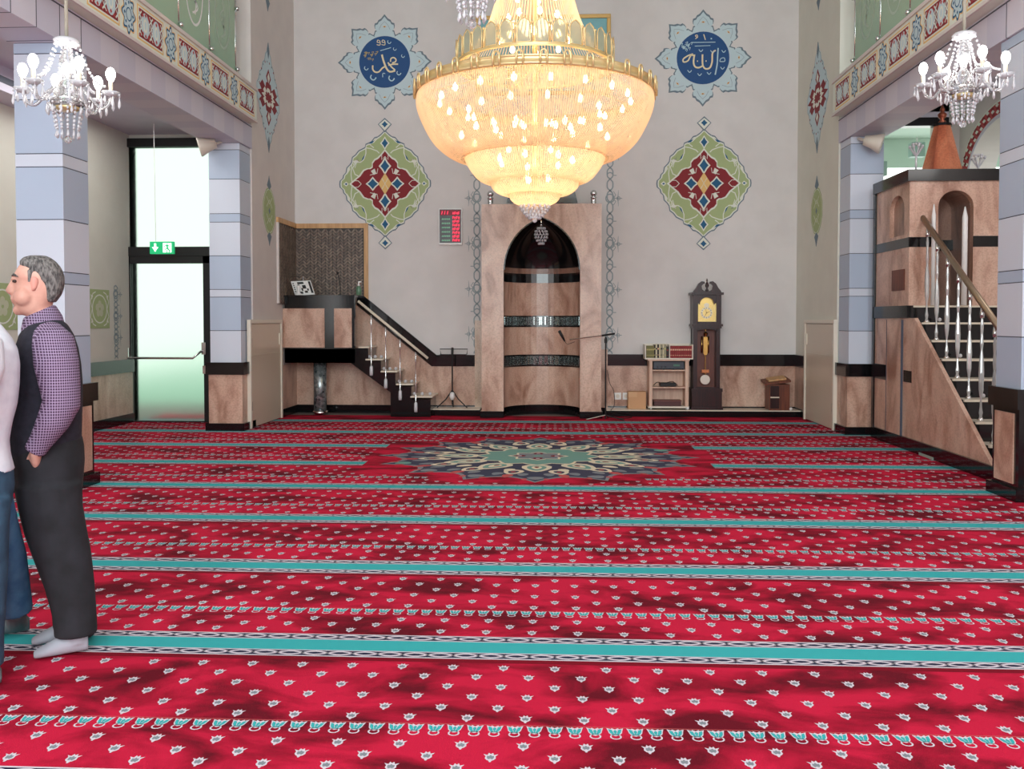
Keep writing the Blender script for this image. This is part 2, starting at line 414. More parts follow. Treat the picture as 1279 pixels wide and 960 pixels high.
# room seen through the right hand openings : mint walls and a bright window
struct(MB().box(XR+.2, 8.2, 14.5, 14.7, 3.9, 4.4).box(XR+.2, 8.2, 14.5, 14.7, 0, 1.2), 'wall_right_far', MINT)
PANE = M('daylight_pane', (255, 255, 255), .4, emit=1.6, ecol=(250, 255, 250))
struct(MB().box(XR+.2, 8.2, 14.55, 14.6, 1.2, 3.9), 'window_1', PANE)
struct(MB().box(8.0, 8.2, 7, 14.7, 0, 4.4), 'wall_right_outer', MINT)
# far wall of the right aisle, black lintel over the wide opening
lx0, lz0 = PY(1110, 147, 12.3); lx1, _ = PY(1186, 147, 12.3); _, lz1 = PY(1150, 157, 12.3)
struct(MB().box(lx1, OXR, 12.7, 12.9, 0, 4.4), 'wall_right_partition', WALLW)
struct(MB().box(XR+.2, lx1, 12.3, 12.45, lz1, lz0), 'trim_2', BLACK)
struct(MB().box(XR+.2, 8.0, 12.95, 14.5, 4.36, 4.398).box(XR+.2, lx1, 12.45, 12.95, 4.36, 4.398), 'ceiling_mint_room', MINT)
struct(MB().box(XR+.2, lx1, 12.3, 12.45, lz0, 4.4), 'trim_3', LAVL)

# ------------------------------------------------------------------ wainscot and plinth of the back wall
MB_ = MB()
wx0 = XL; wx1 = XR
mhx0, _ = PY(594, 400, YB); mhx1, _ = PY(757, 400, YB)
YWN = YB-.03
def back_wainscot():
    # left part follows the pulpit stair : band rises towards the left
    pl = [PY(x, y, YB) for x, y in ((350, 506), (350, 372), (446, 372), (541, 446), (594, 446), (594, 506))]
    fb = lambda u, v, d: (u, YB-d, v)
    b = MB().prism([(p[0], p[1]) for p in pl], fb, 0, .02)
    b.box(mhx1, XR, YB-.02, YB, .1, .78)
    w = struct(b, 'trim_4', MARB)
    q = [PY(x, y, YB) for x, y in ((447, 369), (455, 369), (546, 443), (594, 443), (594, 457), (540, 457), (447, 381))]
    k = MB().prism(q, fb, 0, .045); k.box(mhx1, XR, YB-.045, YB, .75, .925)
    struct(k, 'trim_5', BLACK)
    s = MB().box(XL, XR, YB-.03, YB, 0, .12)
    struct(s, 'baseboard_back', BLACK)
    # low plinth with a pale top edge on both sides of the niche
    ax, _ = PY(541, 512, 13.35); bx, _ = PY(600, 512, 13.35); cx, _ = PY(758, 512, 13.35)
    p = MB().box(ax, bx, 13.35, YB, 0, .085).box(cx, XR, 13.35, YB, 0, .085)
    p.mat(1).box(ax, bx, 13.34, YB, .085, .1).box(cx, XR, 13.34, YB, .085, .1)
    struct(p, 'trim_6', [BLACK, TREAD])
back_wainscot()
# side wall wainscot (short stretch by the corners)
ydl1, _ = PX(350, 500, XL); ydr1, _ = PX(1008, 500, XR)
struct(MB().box(XL, XL+.02, ydl1+.03, YB, .1, .78), 'trim_7', MARB)
struct(MB().box(XR-.02, XR, ydr1+.03, YB, .1, .76), 'trim_8', MARB)
struct(MB().box(XR-.045, XR, ydr1+.03, YB, .75, .925), 'trim_9', BLACK)
struct(MB().box(XR-.03, XR, ydr1+.03, YB, 0, .12).box(XL, XL+.03, ydl1+.03, YB, 0, .12), 'baseboard_side', BLACK)

# left aisle outer wall wainscot, frieze
struct(MB().box(OXL, OXL+.02, 5, 12.3, .1, .74).mat(0).box(OXL, dx0, 12.28, 12.3, .1, .74), 'trim_10', MARBL)
struct(MB().box(OXL, OXL+.045, 5, 12.3, .72, .9).box(OXL, dx0, 12.255, 12.3, .72, .9), 'trim_11', BLACK)
struct(MB().box(OXL, OXL+.04, 5, 12.3, 0, .13).box(OXL, dx0, 12.26, 12.3, 0, .13), 'baseboard_left', BLACK)
def frieze():
    fn = lambda u, v, d: (OXL+d+.0012, u, v)
    y1, _ = PX(137, 400, OXL); z0, z1 = 1.345, 1.86
    D = MB().prism([(8.6, z0), (y1, z0), (y1, z1), (8.6, z1)], fn, 0, .003)
    w = (z1-z0)
    y = y1-w/2
    while y > 8.8:
        zc = (z0+z1)/2
        c = lambda r, n=24: [(y+r*math.cos(2*PI*i/n), zc+r*math.sin(2*PI*i/n)) for i in range(n)]
        D.mat(1).stroke(c(.185), .018, fn, .0045, True)
        D.mat(2)
        for k in range(5):
            a = 2*PI*k/5+PI/2; p = (y+.065*math.cos(a), zc+.065*math.sin(a))
            D.flat([(p[0]+.045*math.cos(2*PI*i/10), p[1]+.05*math.sin(2*PI*i/10)) for i in range(10)], fn, .0050+k*.0002)
        D.mat(1)
        for sx in (-1, 1):
            for sz in (-1, 1):
                D.stroke([(y+sx*.19, zc), (y+sx*.235, zc+sz*.1), (y+sx*.17, zc+sz*.2), (y+sx*.1, zc+sz*.225)], .016, fn, .0048)
                D.flat([(y+sx*.2, zc+sz*.12), (y+sx*.23, zc+sz*.19), (y+sx*.17, zc+sz*.17)], fn, .0062)
        y -= w
    D.build('painted_frieze', [OG, OW, OGREEN2], label='olive green painted frieze with white flower roundels, beside the exit door', cat='wall painting', fix=False)
frieze()

# ------------------------------------------------------------------ lace border ornament (interlaced chain)
def lace(B, fn, x0, zb, zt, s, side, d=.003, unit=.706):
    n = int((zt-zb)/unit*26)
    for ph in (0, PI):
        B.stroke([(x0+.055*s*math.sin((zt-(zt-(zt-zb)*i/n))/unit*4*PI+ph)*(1+.25*math.cos((zt-zb)*i/n/unit*8*PI)), zt-(zt-zb)*i/n) for i in range(n+1)], .019*s, fn, d)
    z = zt-.12
    k = 0
    while z > zb+.08:
        r = (.062 if k % 2 == 0 else .042)*s
        B.stroke([(x0+r*math.cos(2*PI*i/14), z+r*math.sin(2*PI*i/14)) for i in range(14)], .017*s, fn, d+.0006, True)
        if k % 2 == 0:
            xx = x0+side*.125*s
            B.stroke([(x0+side*.04*s, z), (xx+side*.055*s, z)], .011*s, fn, d+.001)
            B.stroke([(xx, z-.12*s), (xx-.01*side*s, z), (xx, z+.12*s)], [.004, .014*s, .004], fn, d+.001)
            B.stroke([(xx+.025*math.cos(2*PI*i/8)*s, z+.025*math.sin(2*PI*i/8)*s) for i in range(8)], .01*s, fn, d+.0014, True)
            B.stroke([(x0+side*.05*s, z+.1*s), (x0+side*.085*s, z+.05*s), (x0+side*.05*s, z)], .01*s, fn, d+.0008)
            B.stroke([(x0+side*.05*s, z-.1*s), (x0+side*.085*s, z-.05*s), (x0+side*.05*s, z)], .01*s, fn, d+.0008)
        else:
            B.stroke([(x0+side*.05*s, z), (x0+side*.095*s, z)], .012*s, fn, d+.001)
        z -= unit/2; k += 1
fbk = lambda u, v, d: (u, YB-.0012-d, v)
for sx, lx, lab in ((-1, 596, 'grey-blue interlaced star chain painted between the lit timetable and the niche'), (1, 762.5, 'grey-blue interlaced star chain painted on the clock side of the prayer niche')):
    x, zt_ = PY(lx, 205, YB); B = MB(); lace(B, fbk, x, .93, zt_+.3, 1.05, sx)
    B.build('lace_border', OLACE, label=lab, cat='wall painting', fix=False)
B = MB(); yy, _ = PX(145, 400, OXL)
lace(B, lambda u, v, d: (OXL+d+.0012, u, v), yy, .92, 1.93, 1.0, 1, unit=.3)
B.build('lace_border', OLACE, label='short grey interlaced chain painted beside the black exit door frame', cat='wall painting', fix=False)

# ------------------------------------------------------------------ wall medallions
S = 1/80.0
def medallion(fn, s, label, parent=None):
    q = [(0, 66), (5, 61), (9, 58), (13, 57), (17, 52), (24, 49), (25, 45), (33, 41), (37, 36), (41, 33), (42, 27), (44, 24), (48, 20), (49, 14), (52, 11), (53, 7), (56.5, 4), (57, 0)]
    D = MB(); P = lambda pts: [(x*s, y*s) for x, y in pts]
    def scl(pts, k): return [(x*k, y*k) for x, y in pts]
    out = mirror4(q)
    D.mat(0).prism(P(scl(out, 1.02)), fn, 0, .002)
    D.mat(1).prism(P(scl(out, .992)), fn, 0, .003)
    D.mat(2).prism(P(scl(out, .965)), fn, 0, .004)
    # swirls
    for sx in (-1, 1):
        for sy in (-1, 1):
            m_ = lambda pts: P([(sx*x, sy*y) for x, y in pts])
            D.mat(1)
            D.stroke(m_([(24, 45), (24, 38), (27, 30), (31, 27), (36, 27), (38, 20), (40, 25), (34, 31), (41, 20), (38, 12), (32, 9)]), 1.2*s, fn, .0046)
            D.stroke(m_([(24, 45), (18, 44), (10, 41), (7, 38)]), 1.2*s, fn, .0047)
            D.stroke(m_([(42, 24), (43, 12), (42, 4), (40, -4)]), 1.1*s, fn, .0048)
            D.stroke(m_([(8, 58), (14, 52), (19, 49), (14, 45)]), 1.3*s, fn, .0049)
            D.mat(3).flat(m_([(13, 54), (18, 52.5), (20, 50), (16, 50.5)]), fn, .0052)
            D.flat(m_([(25, 37), (27, 31), (30, 28), (28, 33)]), fn, .0052)
            D.mat(1).flat(m_([(33, 28), (37, 25), (41, 28), (37, 30)]), fn, .0053)
            D.flat(m_([(45, 22), (50, 12), (48, 12), (44, 18)]), fn, .0053)
    for sx in (-1, 1):
        D.mat(1).flat(P([(sx*46, 0), (sx*49, 3), (sx*53, 0), (sx*49, -3)]), fn, .0055)
        D.mat(3).flat(P([(sx*47.5, 0), (sx*49, 1.4), (sx*51, 0), (sx*49, -1.4)]), fn, .0058)
    dia = [(0, 42), (5, 36), (9, 32), (13, 30), (16, 26), (16, 21), (19, 19), (22, 19), (27, 17), (30, 13), (32, 10), (37, 6), (44, 0)]
    D.mat(1).prism(P(scl(mirror4(dia), 1.03)), fn, 0, .0060)
    D.mat(4).prism(P(scl(mirror4(dia), .965)), fn, 0, .0068)
    # cream inlay lines and lozenges
    D.mat(1)
    for sx in (-1, 1):
        for sy in (-1, 1):
            D.stroke(P([(0, sy*34), (sx*4, sy*30), (sx*4, sy*38)]), .8*s, fn, .0073)
            D.stroke(P([(sx*30, sy*0), (sx*34, sy*4), (sx*40, sy*4)]), .8*s, fn, .0074)
            D.stroke(P([(sx*9, sy*19), (sx*10, sy*13), (sx*19, sy*11)]), .8*s, fn, .0076)
            D.flat(P([(sx*11, sy*13), (sx*14, sy*11), (sx*18, sy*16), (sx*13, sy*19)]), fn, .0075)
    def loz(cx, cy, a, b, wa, wb):
        D.mat(1).flat(P([(cx, cy+wb), (cx+wa*.5, cy+wb*.4), (cx+wa, cy), (cx+wa*.5, cy-wb*.4), (cx, cy-wb), (cx-wa*.5, cy-wb*.4), (cx-wa, cy), (cx-wa*.5, cy+wb*.4)]), fn, .0078)
        D.mat(3).flat(P([(cx, cy+b), (cx+a*.45, cy+b*.45), (cx+a, cy), (cx+a*.45, cy-b*.45), (cx, cy-b), (cx-a*.45, cy-b*.45), (cx-a, cy), (cx-a*.45, cy+b*.45)]), fn, .0084)
    for sy in (-1, 1):
        loz(0, sy*22, 5.5, 8, 8, 11.5); loz(0, sy*50.5, 4, 6, 6, 8.5)
    for sx in (-1, 1): loz(sx*15.5, 0, 6.5, 6.5, 9, 9)
    D.mat(5).flat(P([(0, 13.5), (8.5, 0), (0, -13.5), (-8.5, 0)]), fn, .0088)
    D.mat(1).stroke(P([(-4, 7), (0, 0), (4, 7)]), .7*s, fn, .0092); D.stroke(P([(-4, -7), (0, 0), (4, -7)]), .7*s, fn, .0092)
    for sy in (-1, 1):
        D.mat(0).prism(P([(0, sy*82), (8.7, sy*74), (0, sy*64), (-8.7, sy*74)]), fn, 0, .0094)
        D.mat(1).prism(P([(0, sy*80), (7.5, sy*74), (0, sy*66), (-7.5, sy*74)]), fn, 0, .0098)
        D.mat(3).prism(P([(0, sy*78), (2, sy*75.5), (4, sy*74), (2, sy*72.5), (0, sy*70), (-2, sy*72.5), (-4, sy*74), (-2, sy*75.5)]), fn, 0, .0104)
    return D.build('floral_medallion', [OS, OW, OG, OB, OR, OY], label=label, cat='wall painting', fix=False)
cx, cz = PY(481.5, 229.5, YB); medallion(lambda u, v, d: (cx+u, YB-.0012-d, cz+v), S*1.0, 'green and wine red lozenge medallion painted above the pulpit stair')
cx2, cz2 = PY(879.5, 229, YB); medallion(lambda u, v, d: (cx2+u, YB-.0012-d, cz2+v), S*1.0, 'green and wine red lozenge medallion painted above the longcase clock')

def smooth(pts, n=5):
    out = []
    for i in range(len(pts)-1):
        p0 = pts[max(i-1, 0)]; p1 = pts[i]; p2 = pts[i+1]; p3 = pts[min(i+2, len(pts)-1)]
        for k in range(n):
            t_ = k/n
            out.append(tuple(.5*((2*p1[j])+(-p0[j]+p2[j])*t_+(2*p0[j]-5*p1[j]+4*p2[j]-p3[j])*t_*t_+(-p0[j]+3*p1[j]-3*p2[j]+p3[j])*t_**3) for j in range(len(p1))))
    out.append(pts[-1]); return out
def disc_star(fn, s, which, label):
    D = MB()
    half = [(13, 29), (13.5, 33), (12.5, 35.5), (12, 38), (10, 39), (12, 41), (12.5, 44), (12, 47), (9, 48), (7.5, 51), (4, 53), (0, 58)]
    def petal(a, k, m, d):
        pts = [(x*k, 29+(y-29)*k+(k-1)*8) for x, y in half]; pts = [(-x, y) for x, y in pts[:-1]] + pts[::-1]
        D.mat(m).prism([((x*math.cos(a)-y*math.sin(a))*s, (x*math.sin(a)+y*math.cos(a))*s) for x, y in pts], fn, 0, d)
    for i in range(8):
        a = PI/4*i; petal(a, 1.03, 0, .002+.0002*(i % 2))
    for i in range(8):
        a = PI/4*i; petal(a, .95, 1, .003+.0002*(i % 2))
        r = lambda x, y: ((x*math.cos(a)-y*math.sin(a))*s, (x*math.sin(a)+y*math.cos(a))*s)
        D.mat(2).flat([r(-2.5, 43.6), r(0, 42.5), r(2.5, 43.6), r(0, 44.8)], fn, .0042)
        D.mat(5).flat([r(-1, 43.5), r(0, 42.9), r(1, 43.5), r(0, 44.2)], fn, .0045)
        D.mat(0).stroke([r(-7, 40), r(-4, 46), r(0, 50), r(4, 46), r(7, 40)], .35*s, fn, .0041)
    circ = lambda r: [(r*s*math.cos(2*PI*i/48), r*s*math.sin(2*PI*i/48)) for i in range(48)]
    D.mat(1).prism(circ(34), fn, 0, .005); D.mat(3).prism(circ(32), fn, 0, .006)
    k = 1/7.385
    def st(pts, w, m=4, cx=0, cy=0, d=.0068, sm=True):
        pp = [((x-cx)*k*s, -(y-cy)*k*s) for x, y in pts]
        D.mat(m).stroke(smooth(pp) if sm and len(pp) > 2 else pp, w*k*s, fn, d)
    if which == 'L':
        c = (450, 500)
        st([(425, 432), (440, 490), (468, 560), (500, 590), (548, 580)], 17, 4, *c)
        st([(575, 522), (530, 522), (485, 530)], 14, 4, *c, d=.0070); st([(480, 505), (515, 548), (548, 575)], 13, 4, *c, d=.0072)
        st([(505, 500), (510, 470), (535, 462), (555, 478), (550, 500), (520, 510)], 12, 4, *c, d=.0074)
        st([(462, 540), (430, 555), (395, 590), (360, 590), (340, 565), (340, 530)], 14, 4, *c, d=.0076)
        st([(410, 397), (510, 370)], 7, 6, *c)
        for x, y, r in ((280, 555, 18), (345, 640, 26), (515, 650, 26), (583, 603, 19), (622, 448, 15), (546, 383, 14), (495, 318, 16)):
            st([(x-r*.7, y-r*.9), (x-r, y), (x-r*.4, y+r*.8), (x+r*.4, y+r*.8), (x+r, y)], r*.42, 6, *c)
        st([(432, 640), (432, 610), (440, 603), (455, 608)], 7, 6, *c)
        for x in (395, 440): st([(x-18, 340), (x+12, 345), (x+12, 310), (x-8, 300), (x-12, 320), (x+10, 322)], 7, 4, *c)
        for i in range(14):
            x = 250+random.random()*120; y = 405+random.random()*75
            st([(x, y), (x+22, y-6), (x+10, y+14)], 5, 7, *c, d=.007+i*.0001)
    else:
        c = (435, 462)
        st([(570, 375), (566, 440), (562, 520), (545, 615)], [4, 12, 12, 12][1], 6, *c)
        st([(548, 395), (520, 420), (516, 500), (495, 552), (455, 558), (432, 520), (430, 430)], 15, 4, *c, d=.0070)
        st([(436, 530), (400, 548), (365, 540), (350, 500), (358, 430)], 15, 4, *c, d=.0072)
        st([(358, 440), (325, 440), (300, 485), (262, 496), (258, 470), (300, 440), (345, 425)], 13, 4, *c, d=.0074)
        st([(330, 322), (545, 322)], 7, 6, *c); st([(360, 355), (500, 352)], 6, 6, *c, d=.007)
        st([(365, 290), (385, 275), (380, 255), (365, 262), (378, 275)], 7, 4, *c); st([(440, 250), (455, 300)], 9, 4, *c); st([(502, 290), (514, 290)], 12, 6, *c)
        for x, y in ((415, 395), (520, 405), (315, 580), (405, 610), (490, 600), (610, 555), (620, 405)):
            st([(x-18, y-10), (x, y+10), (x+18, y-8)], 7, 6, *c, d=.0071)
        st([(585, 495), (595, 470), (625, 465), (628, 495), (585, 497)], 7, 6, *c)
        for x, y in ((385, 490), (462, 490)): st([(x-4, y), (x+5, y)], 11, 4, *c)
        for i in range(14):
            x = 225+random.random()*95; y = 320+random.random()*80
            st([(x, y), (x+20, y-10), (x+12, y+14)], 5, 6, *c, d=.007+i*.0001)
    D.build('calligraphy_roundel', [OS, OL, OY, ONAVY, M('paint_cream_letter', (232, 218, 180), .6), OR, M('paint_sky_letter', (180, 210, 220), .6), M('paint_gold_letter', (180, 160, 110), .6)], label=label, cat='wall painting', fix=False)
ax_, az_ = PY(481, 77.5, YB); disc_star(lambda u, v, d: (ax_+u, YB-.0012-d, az_+v), S, 'L', 'blue calligraphy roundel with crescent marks and gold cluster, above the pulpit side medallion')
bx_, bz_ = PY(878.5, 72.5, YB); disc_star(lambda u, v, d: (bx_+u, YB-.0012-d, bz_+v), S, 'R', 'blue calligraphy roundel with tall joined strokes, above the clock side medallion')

# side wall ornaments: long pointed blue one with a red knot, green lens below, green one above
def side_ornaments(X, sgn, px, where):
    Yc, _ = PX(px, 122, X)
    def fn0(zc): return lambda u, v, d: (X+sgn*(d+.0012), Yc+u, zc+v)
    _, z1 = PX(px, 122, X); _, z2 = PX(px, 263, X)
    fn = fn0(z1); D = MB()
    out = mirror4([(0, .78), (.05, .66), (.12, .6), (.16, .5), (.25, .44), (.28, .34), (.38, .28), (.42, .17), (.5, .1), (.5, 0)])
    D.mat(0).prism(out, fn, 0, .003)
    D.mat(1).stroke([(x*.97, y*.98) for x, y in out], .01, fn, .0036, True)
    for i in range(26):
        a = 2*PI*i/26; D.mat(1 if i % 2 else 2).flat([(.4*math.cos(a)+dx, .5*math.sin(a)+dy) for dx, dy in ((.02, 0), (0, .02), (-.02, 0), (0, -.02))], fn, .0040)
    red = mirror4([(0, .21), (.1, .2), (.13, .12), (.26, .19), (.38, .1), (.3, .05), (.48, 0)])
    D.mat(2).prism(red, fn, 0, .0045); D.mat(3).prism([(x*.62, y*.62) for x, y in red], fn, 0, .0052)
    D.mat(2).prism([(x*.36, y*.36) for x, y in red], fn, 0, .0058)
    for sy in (-1, 1):
        D.mat(2).prism([(0, sy*.4), (.1, sy*.28), (0, sy*.16), (-.1, sy*.28)], fn, 0, .0062); D.mat(3).prism([(0, sy*.35), (.055, sy*.28), (0, sy*.2), (-.055, sy*.28)], fn, 0, .0068)
        D.mat(1).prism([(0, sy*.78), (.05, sy*.66), (0, sy*.55), (-.05, sy*.66)], fn, 0, .0066)
    D.build('pointed_ornament', [OL, OS, OR, OW], label='pale blue pointed ornament with wine red knot, painted '+where, cat='wall painting', fix=False)
    for zc, lab in ((z2, 'lower green spindle ornament painted '), (z1+1.72, 'upper green spindle ornament painted high ')):
        fn = fn0(zc); D = MB()
        out = mirror4([(0, .34), (.12, .3), (.2, .22), (.27, .1), (.27, 0)])
        D.mat(0).prism(out, fn, 0, .003); D.mat(1).stroke([(x*.9, y*.93) for x, y in out], .012, fn, .0036, True)
        D.mat(1)
        for sy in (-1, 1):
            D.stroke([(-.12, sy*.05), (0, sy*.16), (.12, sy*.05)], .012, fn, .004); D.stroke([(-.12, sy*.2), (0, sy*.1), (.12, sy*.2)], .01, fn, .0043)
            D.mat(2).prism([(0, sy*.5), (.03, sy*.44), (.09, sy*.36), (0, sy*.3), (-.09, sy*.36), (-.03, sy*.44)], fn, 0, .0045); D.mat(1)
        D.mat(2).flat([(0, .05), (.04, 0), (0, -.05), (-.04, 0)], fn, .005)
        D.build('spindle_ornament', [OG, OW, OS], label=lab+where, cat='wall painting', fix=False)
side_ornaments(XL, 1, 335.5, 'near the herringbone panel')
side_ornaments(XR, -1, 1022, 'over the clock side hatch')

# ------------------------------------------------------------------ pillars
def pillar(xi, sgn, y0, label):
    """xi inner face X, sgn: -1 = extends to -X"""
    x0, x1 = (xi-PB, xi) if sgn < 0 else (xi, xi+PB)
    y1 = y0+PD
    root = thing('pillar', ((x0+x1)/2, (y0+y1)/2, 0), label, 'pillar', 'banded pillars carrying the galleries')
    def bb(z0, z1, g=0): return MB().box(x0-g, x1+g, y0-g, y1+(g if y1 < 9 else 0), z0, z1)
    bb(0, .1, .035).build('plinth', BLACK, root)
    bb(.1, .74, .0).build('marble_base', BLACK if y0 < 9 else MARB, root)
    if y0 < 9:   # near pillars show marble panels set in black stiles
        for nm, args in (('marble_panel', (x0+.05, x1-.05, y0-.012, y0, .13, .70)), ('marble_panel', (x0+.05, x1-.05, y1, y1+.012, .13, .70)),
                         ('marble_panel', (x0-.012, x0, y0+.07, y1-.05, .13, .70)), ('marble_panel', (x1, x1+.012, y0+.07, y1-.05, .13, .70))):
            MB().box(*args).build(nm, MARB, root)
    bb(.74, .9, .03).build('capping', BLACK, root)
    zs = [.9, 1.32, 1.76, 1.86, 2.3, 2.74, 2.85, 3.3, 3.68, PT]
    B = MB()
    for i in range(len(zs)-1):
        B.mat((i+(y0 < 9)) % 2).box(x0+.02, x1-.02, y0+.02, y1, zs[i], zs[i+1]-.008)
        B.mat(2).box(x0+.024, x1-.024, y0+.024, y1-.002, zs[i+1]-.008, zs[i+1])
    B.build('shaft', [PALEB, BLUEB, LINE], root)
pillar(XL, -1, YP1, 'pale blue banded pillar beside the man in the vest')
pillar(XL, -1, YP2, 'pale blue banded pillar between the exit door and the cream hatch')
pillar(XR, 1, YP1, 'pale blue banded pillar hiding the foot of the marble pulpit stair')
pillar(XR, 1, YP2, 'pale blue banded pillar between the cream hatch and the marble pulpit tower')

# ------------------------------------------------------------------ gallery beams, fascia, panels
def gallery(xi, sgn, nm1, nm2, nm3):
    Ye = 11.78
    xo = xi+sgn*PB; xf = xi-sgn*.13
    B = MB()
    B.box(xi, xo, -3.4, Ye, PT, 4.08)
    # blocks of alternating tint on the inner face and soffit, dark joint line on top
    y = Ye; i = 0
    while y > 2:
        B.mat(1+i % 2).box(xi-sgn*.004, xi, y-.33, y, PT+.0, 4.05)
        B.mat(1+i % 2).box(xi-sgn*.004, xo, y-.33, y, PT-.004, PT)
        if y < 8: B.mat(3).box(xi-sgn*.006, xo, y-.334, y-.326, PT-.006, 4.05)
        y -= .33; i += 1
    B.mat(3).box(xi-sgn*.007, xi, 2, Ye, 4.05, 4.062)
    # small raking bracket by the far pillar
    w = struct(B, nm1, [LAV, LAVD, LAVL, LINE])
    # fascia
    B = MB().box(xf, xo, -3.4, 11.62, 4.08, 4.52); B.mat(1).box(xf-sgn*.02, xf, -3.4, 11.62, 4.49, 4.53).box(xf-sgn*.02, xf, -3.4, 11.62, 4.07, 4.1)
    B.mat(0).box(xi, xi+sgn*.004, 0, .1, 4.2, 4.21)
    w = struct(B, nm2, [OW, WALLW])
    fn = lambda u, v, d: (xf-sgn*d, u, v)
    # painted panels : red scroll boxes and blue star rosettes alternating
    y = 11.52; z0, z1 = 4.13, 4.46; zc = (z0+z1)/2
    D = MB()
    def rosette(yc):
        n = 64; pts = [(yc+(.125+.022*math.cos(8*a))*math.cos(a)*.92, zc+(.165+.022*math.cos(8*a))*math.sin(a)) for a in [2*PI*i/n for i in range(n)]]
        D.mat(3).prism([(yc+(p[0]-yc)*1.12, zc+(p[1]-zc)*1.08) for p in pts], fn, 0, .002)
        D.mat(4).prism(pts, fn, 0, .003); D.mat(5).prism([(yc+(p[0]-yc)*.86, zc+(p[1]-zc)*.86) for p in pts], fn, 0, .004)
        D.mat(4)
        for k in range(8):
            a = 2*PI*k/8; D.flat([(yc+.08*math.cos(a)+dx, zc+.11*math.sin(a)+dy) for dx, dy in ((.016, 0), (0, .02), (-.016, 0), (0, -.02))], fn, .005)
        D.mat(4).stroke([(yc+.05*math.cos(2*PI*i/12), zc+.06*math.sin(2*PI*i/12)) for i in range(12)], .012, fn, .0054, True)
    def redbox(ya, yb):
        D.mat(0).prism([(ya, z0), (yb, z0), (yb, z1), (ya, z1)], fn, 0, .002)
        D.mat(1).prism([(ya+.02, z0+.015), (yb-.02, z0+.015), (yb-.02, z1-.015), (ya+.02, z1-.015)], fn, 0, .003)
        D.mat(2).prism([(ya+.035, z0+.03), (yb-.035, z0+.03), (yb-.035, z1-.03), (ya+.035, z1-.03)], fn, 0, .004)
        L = yb-ya
        for k in (.29, .71):
            yc = ya+L*k
            o = [(yc+.085*math.cos(2*PI*i/16), zc+.12*math.sin(2*PI*i/16)) for i in range(16)]
            D.mat(5).prism(o, fn, 0, .005); D.mat(1).prism([(yc+(p[0]-yc)*.5, zc+(p[1]-zc)*.55) for p in o], fn, 0, .0056)
            D.mat(5).prism([(yc+(p[0]-yc)*.25, zc+(p[1]-zc)*.35) for p in o], fn, 0, .0062)
        D.mat(6)
        for kx in range(9):
            x = ya+.05+(L-.1)*kx/8
            for sz in (-1, 1):
                if abs((kx/8) % .42-.21) > .08 or True:
                    D.flat([(x+dx, zc+sz*(.115-.03*abs(math.sin(kx*1.3)))+dy) for dx, dy in ((.02, 0), (0, .022), (-.02, 0), (0, -.022))], fn, .0066)
        for k2 in (0, .5, 1):
            x = ya+.045+(L-.09)*k2
            D.mat(1).stroke([(x-.035, zc-.115), (x+.035, zc-.04), (x-.035, zc+.04), (x+.035, zc+.115)], .018, fn, .0070)
            D.stroke([(x+.035, zc-.115), (x-.035, zc-.04), (x+.035, zc+.04), (x-.035, zc+.115)], .014, fn, .0072)
        D.mat(5)
        for k2 in (.08, .5, .92):
            x = ya+L*k2
            D.stroke([(x, zc-.1), (x+.012, zc), (x, zc+.1)], .012, fn, .0074)
    while y > 2.5:
        redbox(y-.56, y); y -= .56+.17; rosette(y); y -= .17
    D.build('fascia_painting', [OY, OW, OR, OY, OB, OL, OPINK], w, fix=False)
    # glass balustrade panels with posts
    y = 11.25; i = 0; xg = xi+sgn*.02
    root = thing('gallery_balustrade', (xg, 6, 4.52), nm3, 'balustrade', 'balustrades of the two galleries')
    while y > 2.5:
        p = MB().box(xg-.006, xg+.006, y-.86, y-.02, 4.56, 5.75).build('glass_panel', GREENP, root)
        MB().tube([(xg, y, 4.52), (xg, y, 5.8)], .014, 8).ball((xg-sgn*.03, y, 4.68), .03).ball((xg-sgn*.03, y, 5.45), .03).build('post', CHROME, root, smooth=True)
        f2 = lambda u, v, d: (xg-sgn*(.006+d), y-.44+u, 5.24+v)
        E = MB(); ell = [(.24*math.cos(2*PI*k/40), .42*math.sin(2*PI*k/40)) for k in range(40)]
        E.stroke(ell, .03, f2, .001, True)
        for k in range(3):
            E.stroke(smooth([(-.13+.1*k, .25-.12*k), (.05, .1-.08*k), (-.08+.05*k, -.05-.06*k), (.1-.03*k, -.2+.03*k), (-.05+.04*k, -.3)]), .022, f2, .0012+k*.0004)
        E.build('oval_emblem', WHITE if (i > 0 and sgn < 0) else M('etched_emblem', (176, 196, 178), .5), root, fix=False)
        y -= .86; i += 1
    MB().box(xg-.03, xg+.03, 2.4, 11.27, 5.75, 5.8).build('handrail', CHROME, root)
gallery(XL, -1, 'trim_12', 'trim_13', 'green glass gallery balustrade with white oval emblems above the exit door side')
gallery(XR, 1, 'trim_14', 'trim_15', 'green glass gallery balustrade above the marble pulpit tower side')

# spotlight-like round loudspeakers on top of far pillars
def horn(x, z, sgn, lab):
    root = thing('horn_speaker', (x, 11.2, z), lab, 'speaker', 'horn speakers on the far pillars')
    a = Vector((x, 11.15, z)); d = Vector((sgn*.8, -.3, -.25)).normalized()
    MB().tube([a, a+d*.1, a+d*.2, a+d*.215], [.06, .085, .125, .12], 20).build('horn', BEIGE, root, smooth=True)
    MB().tube([a, a+Vector((0, .2, .06))], .018, 8).build('bracket', BEIGE, root)
hx, hz = PY(272, 180, 11.2); horn(hx, hz, -1, 'beige horn speaker on the pillar next to the exit door')
hx, hz = PY(1078, 176, 11.2); horn(hx, hz, 1, 'beige horn speaker on the pillar next to the pulpit tower')

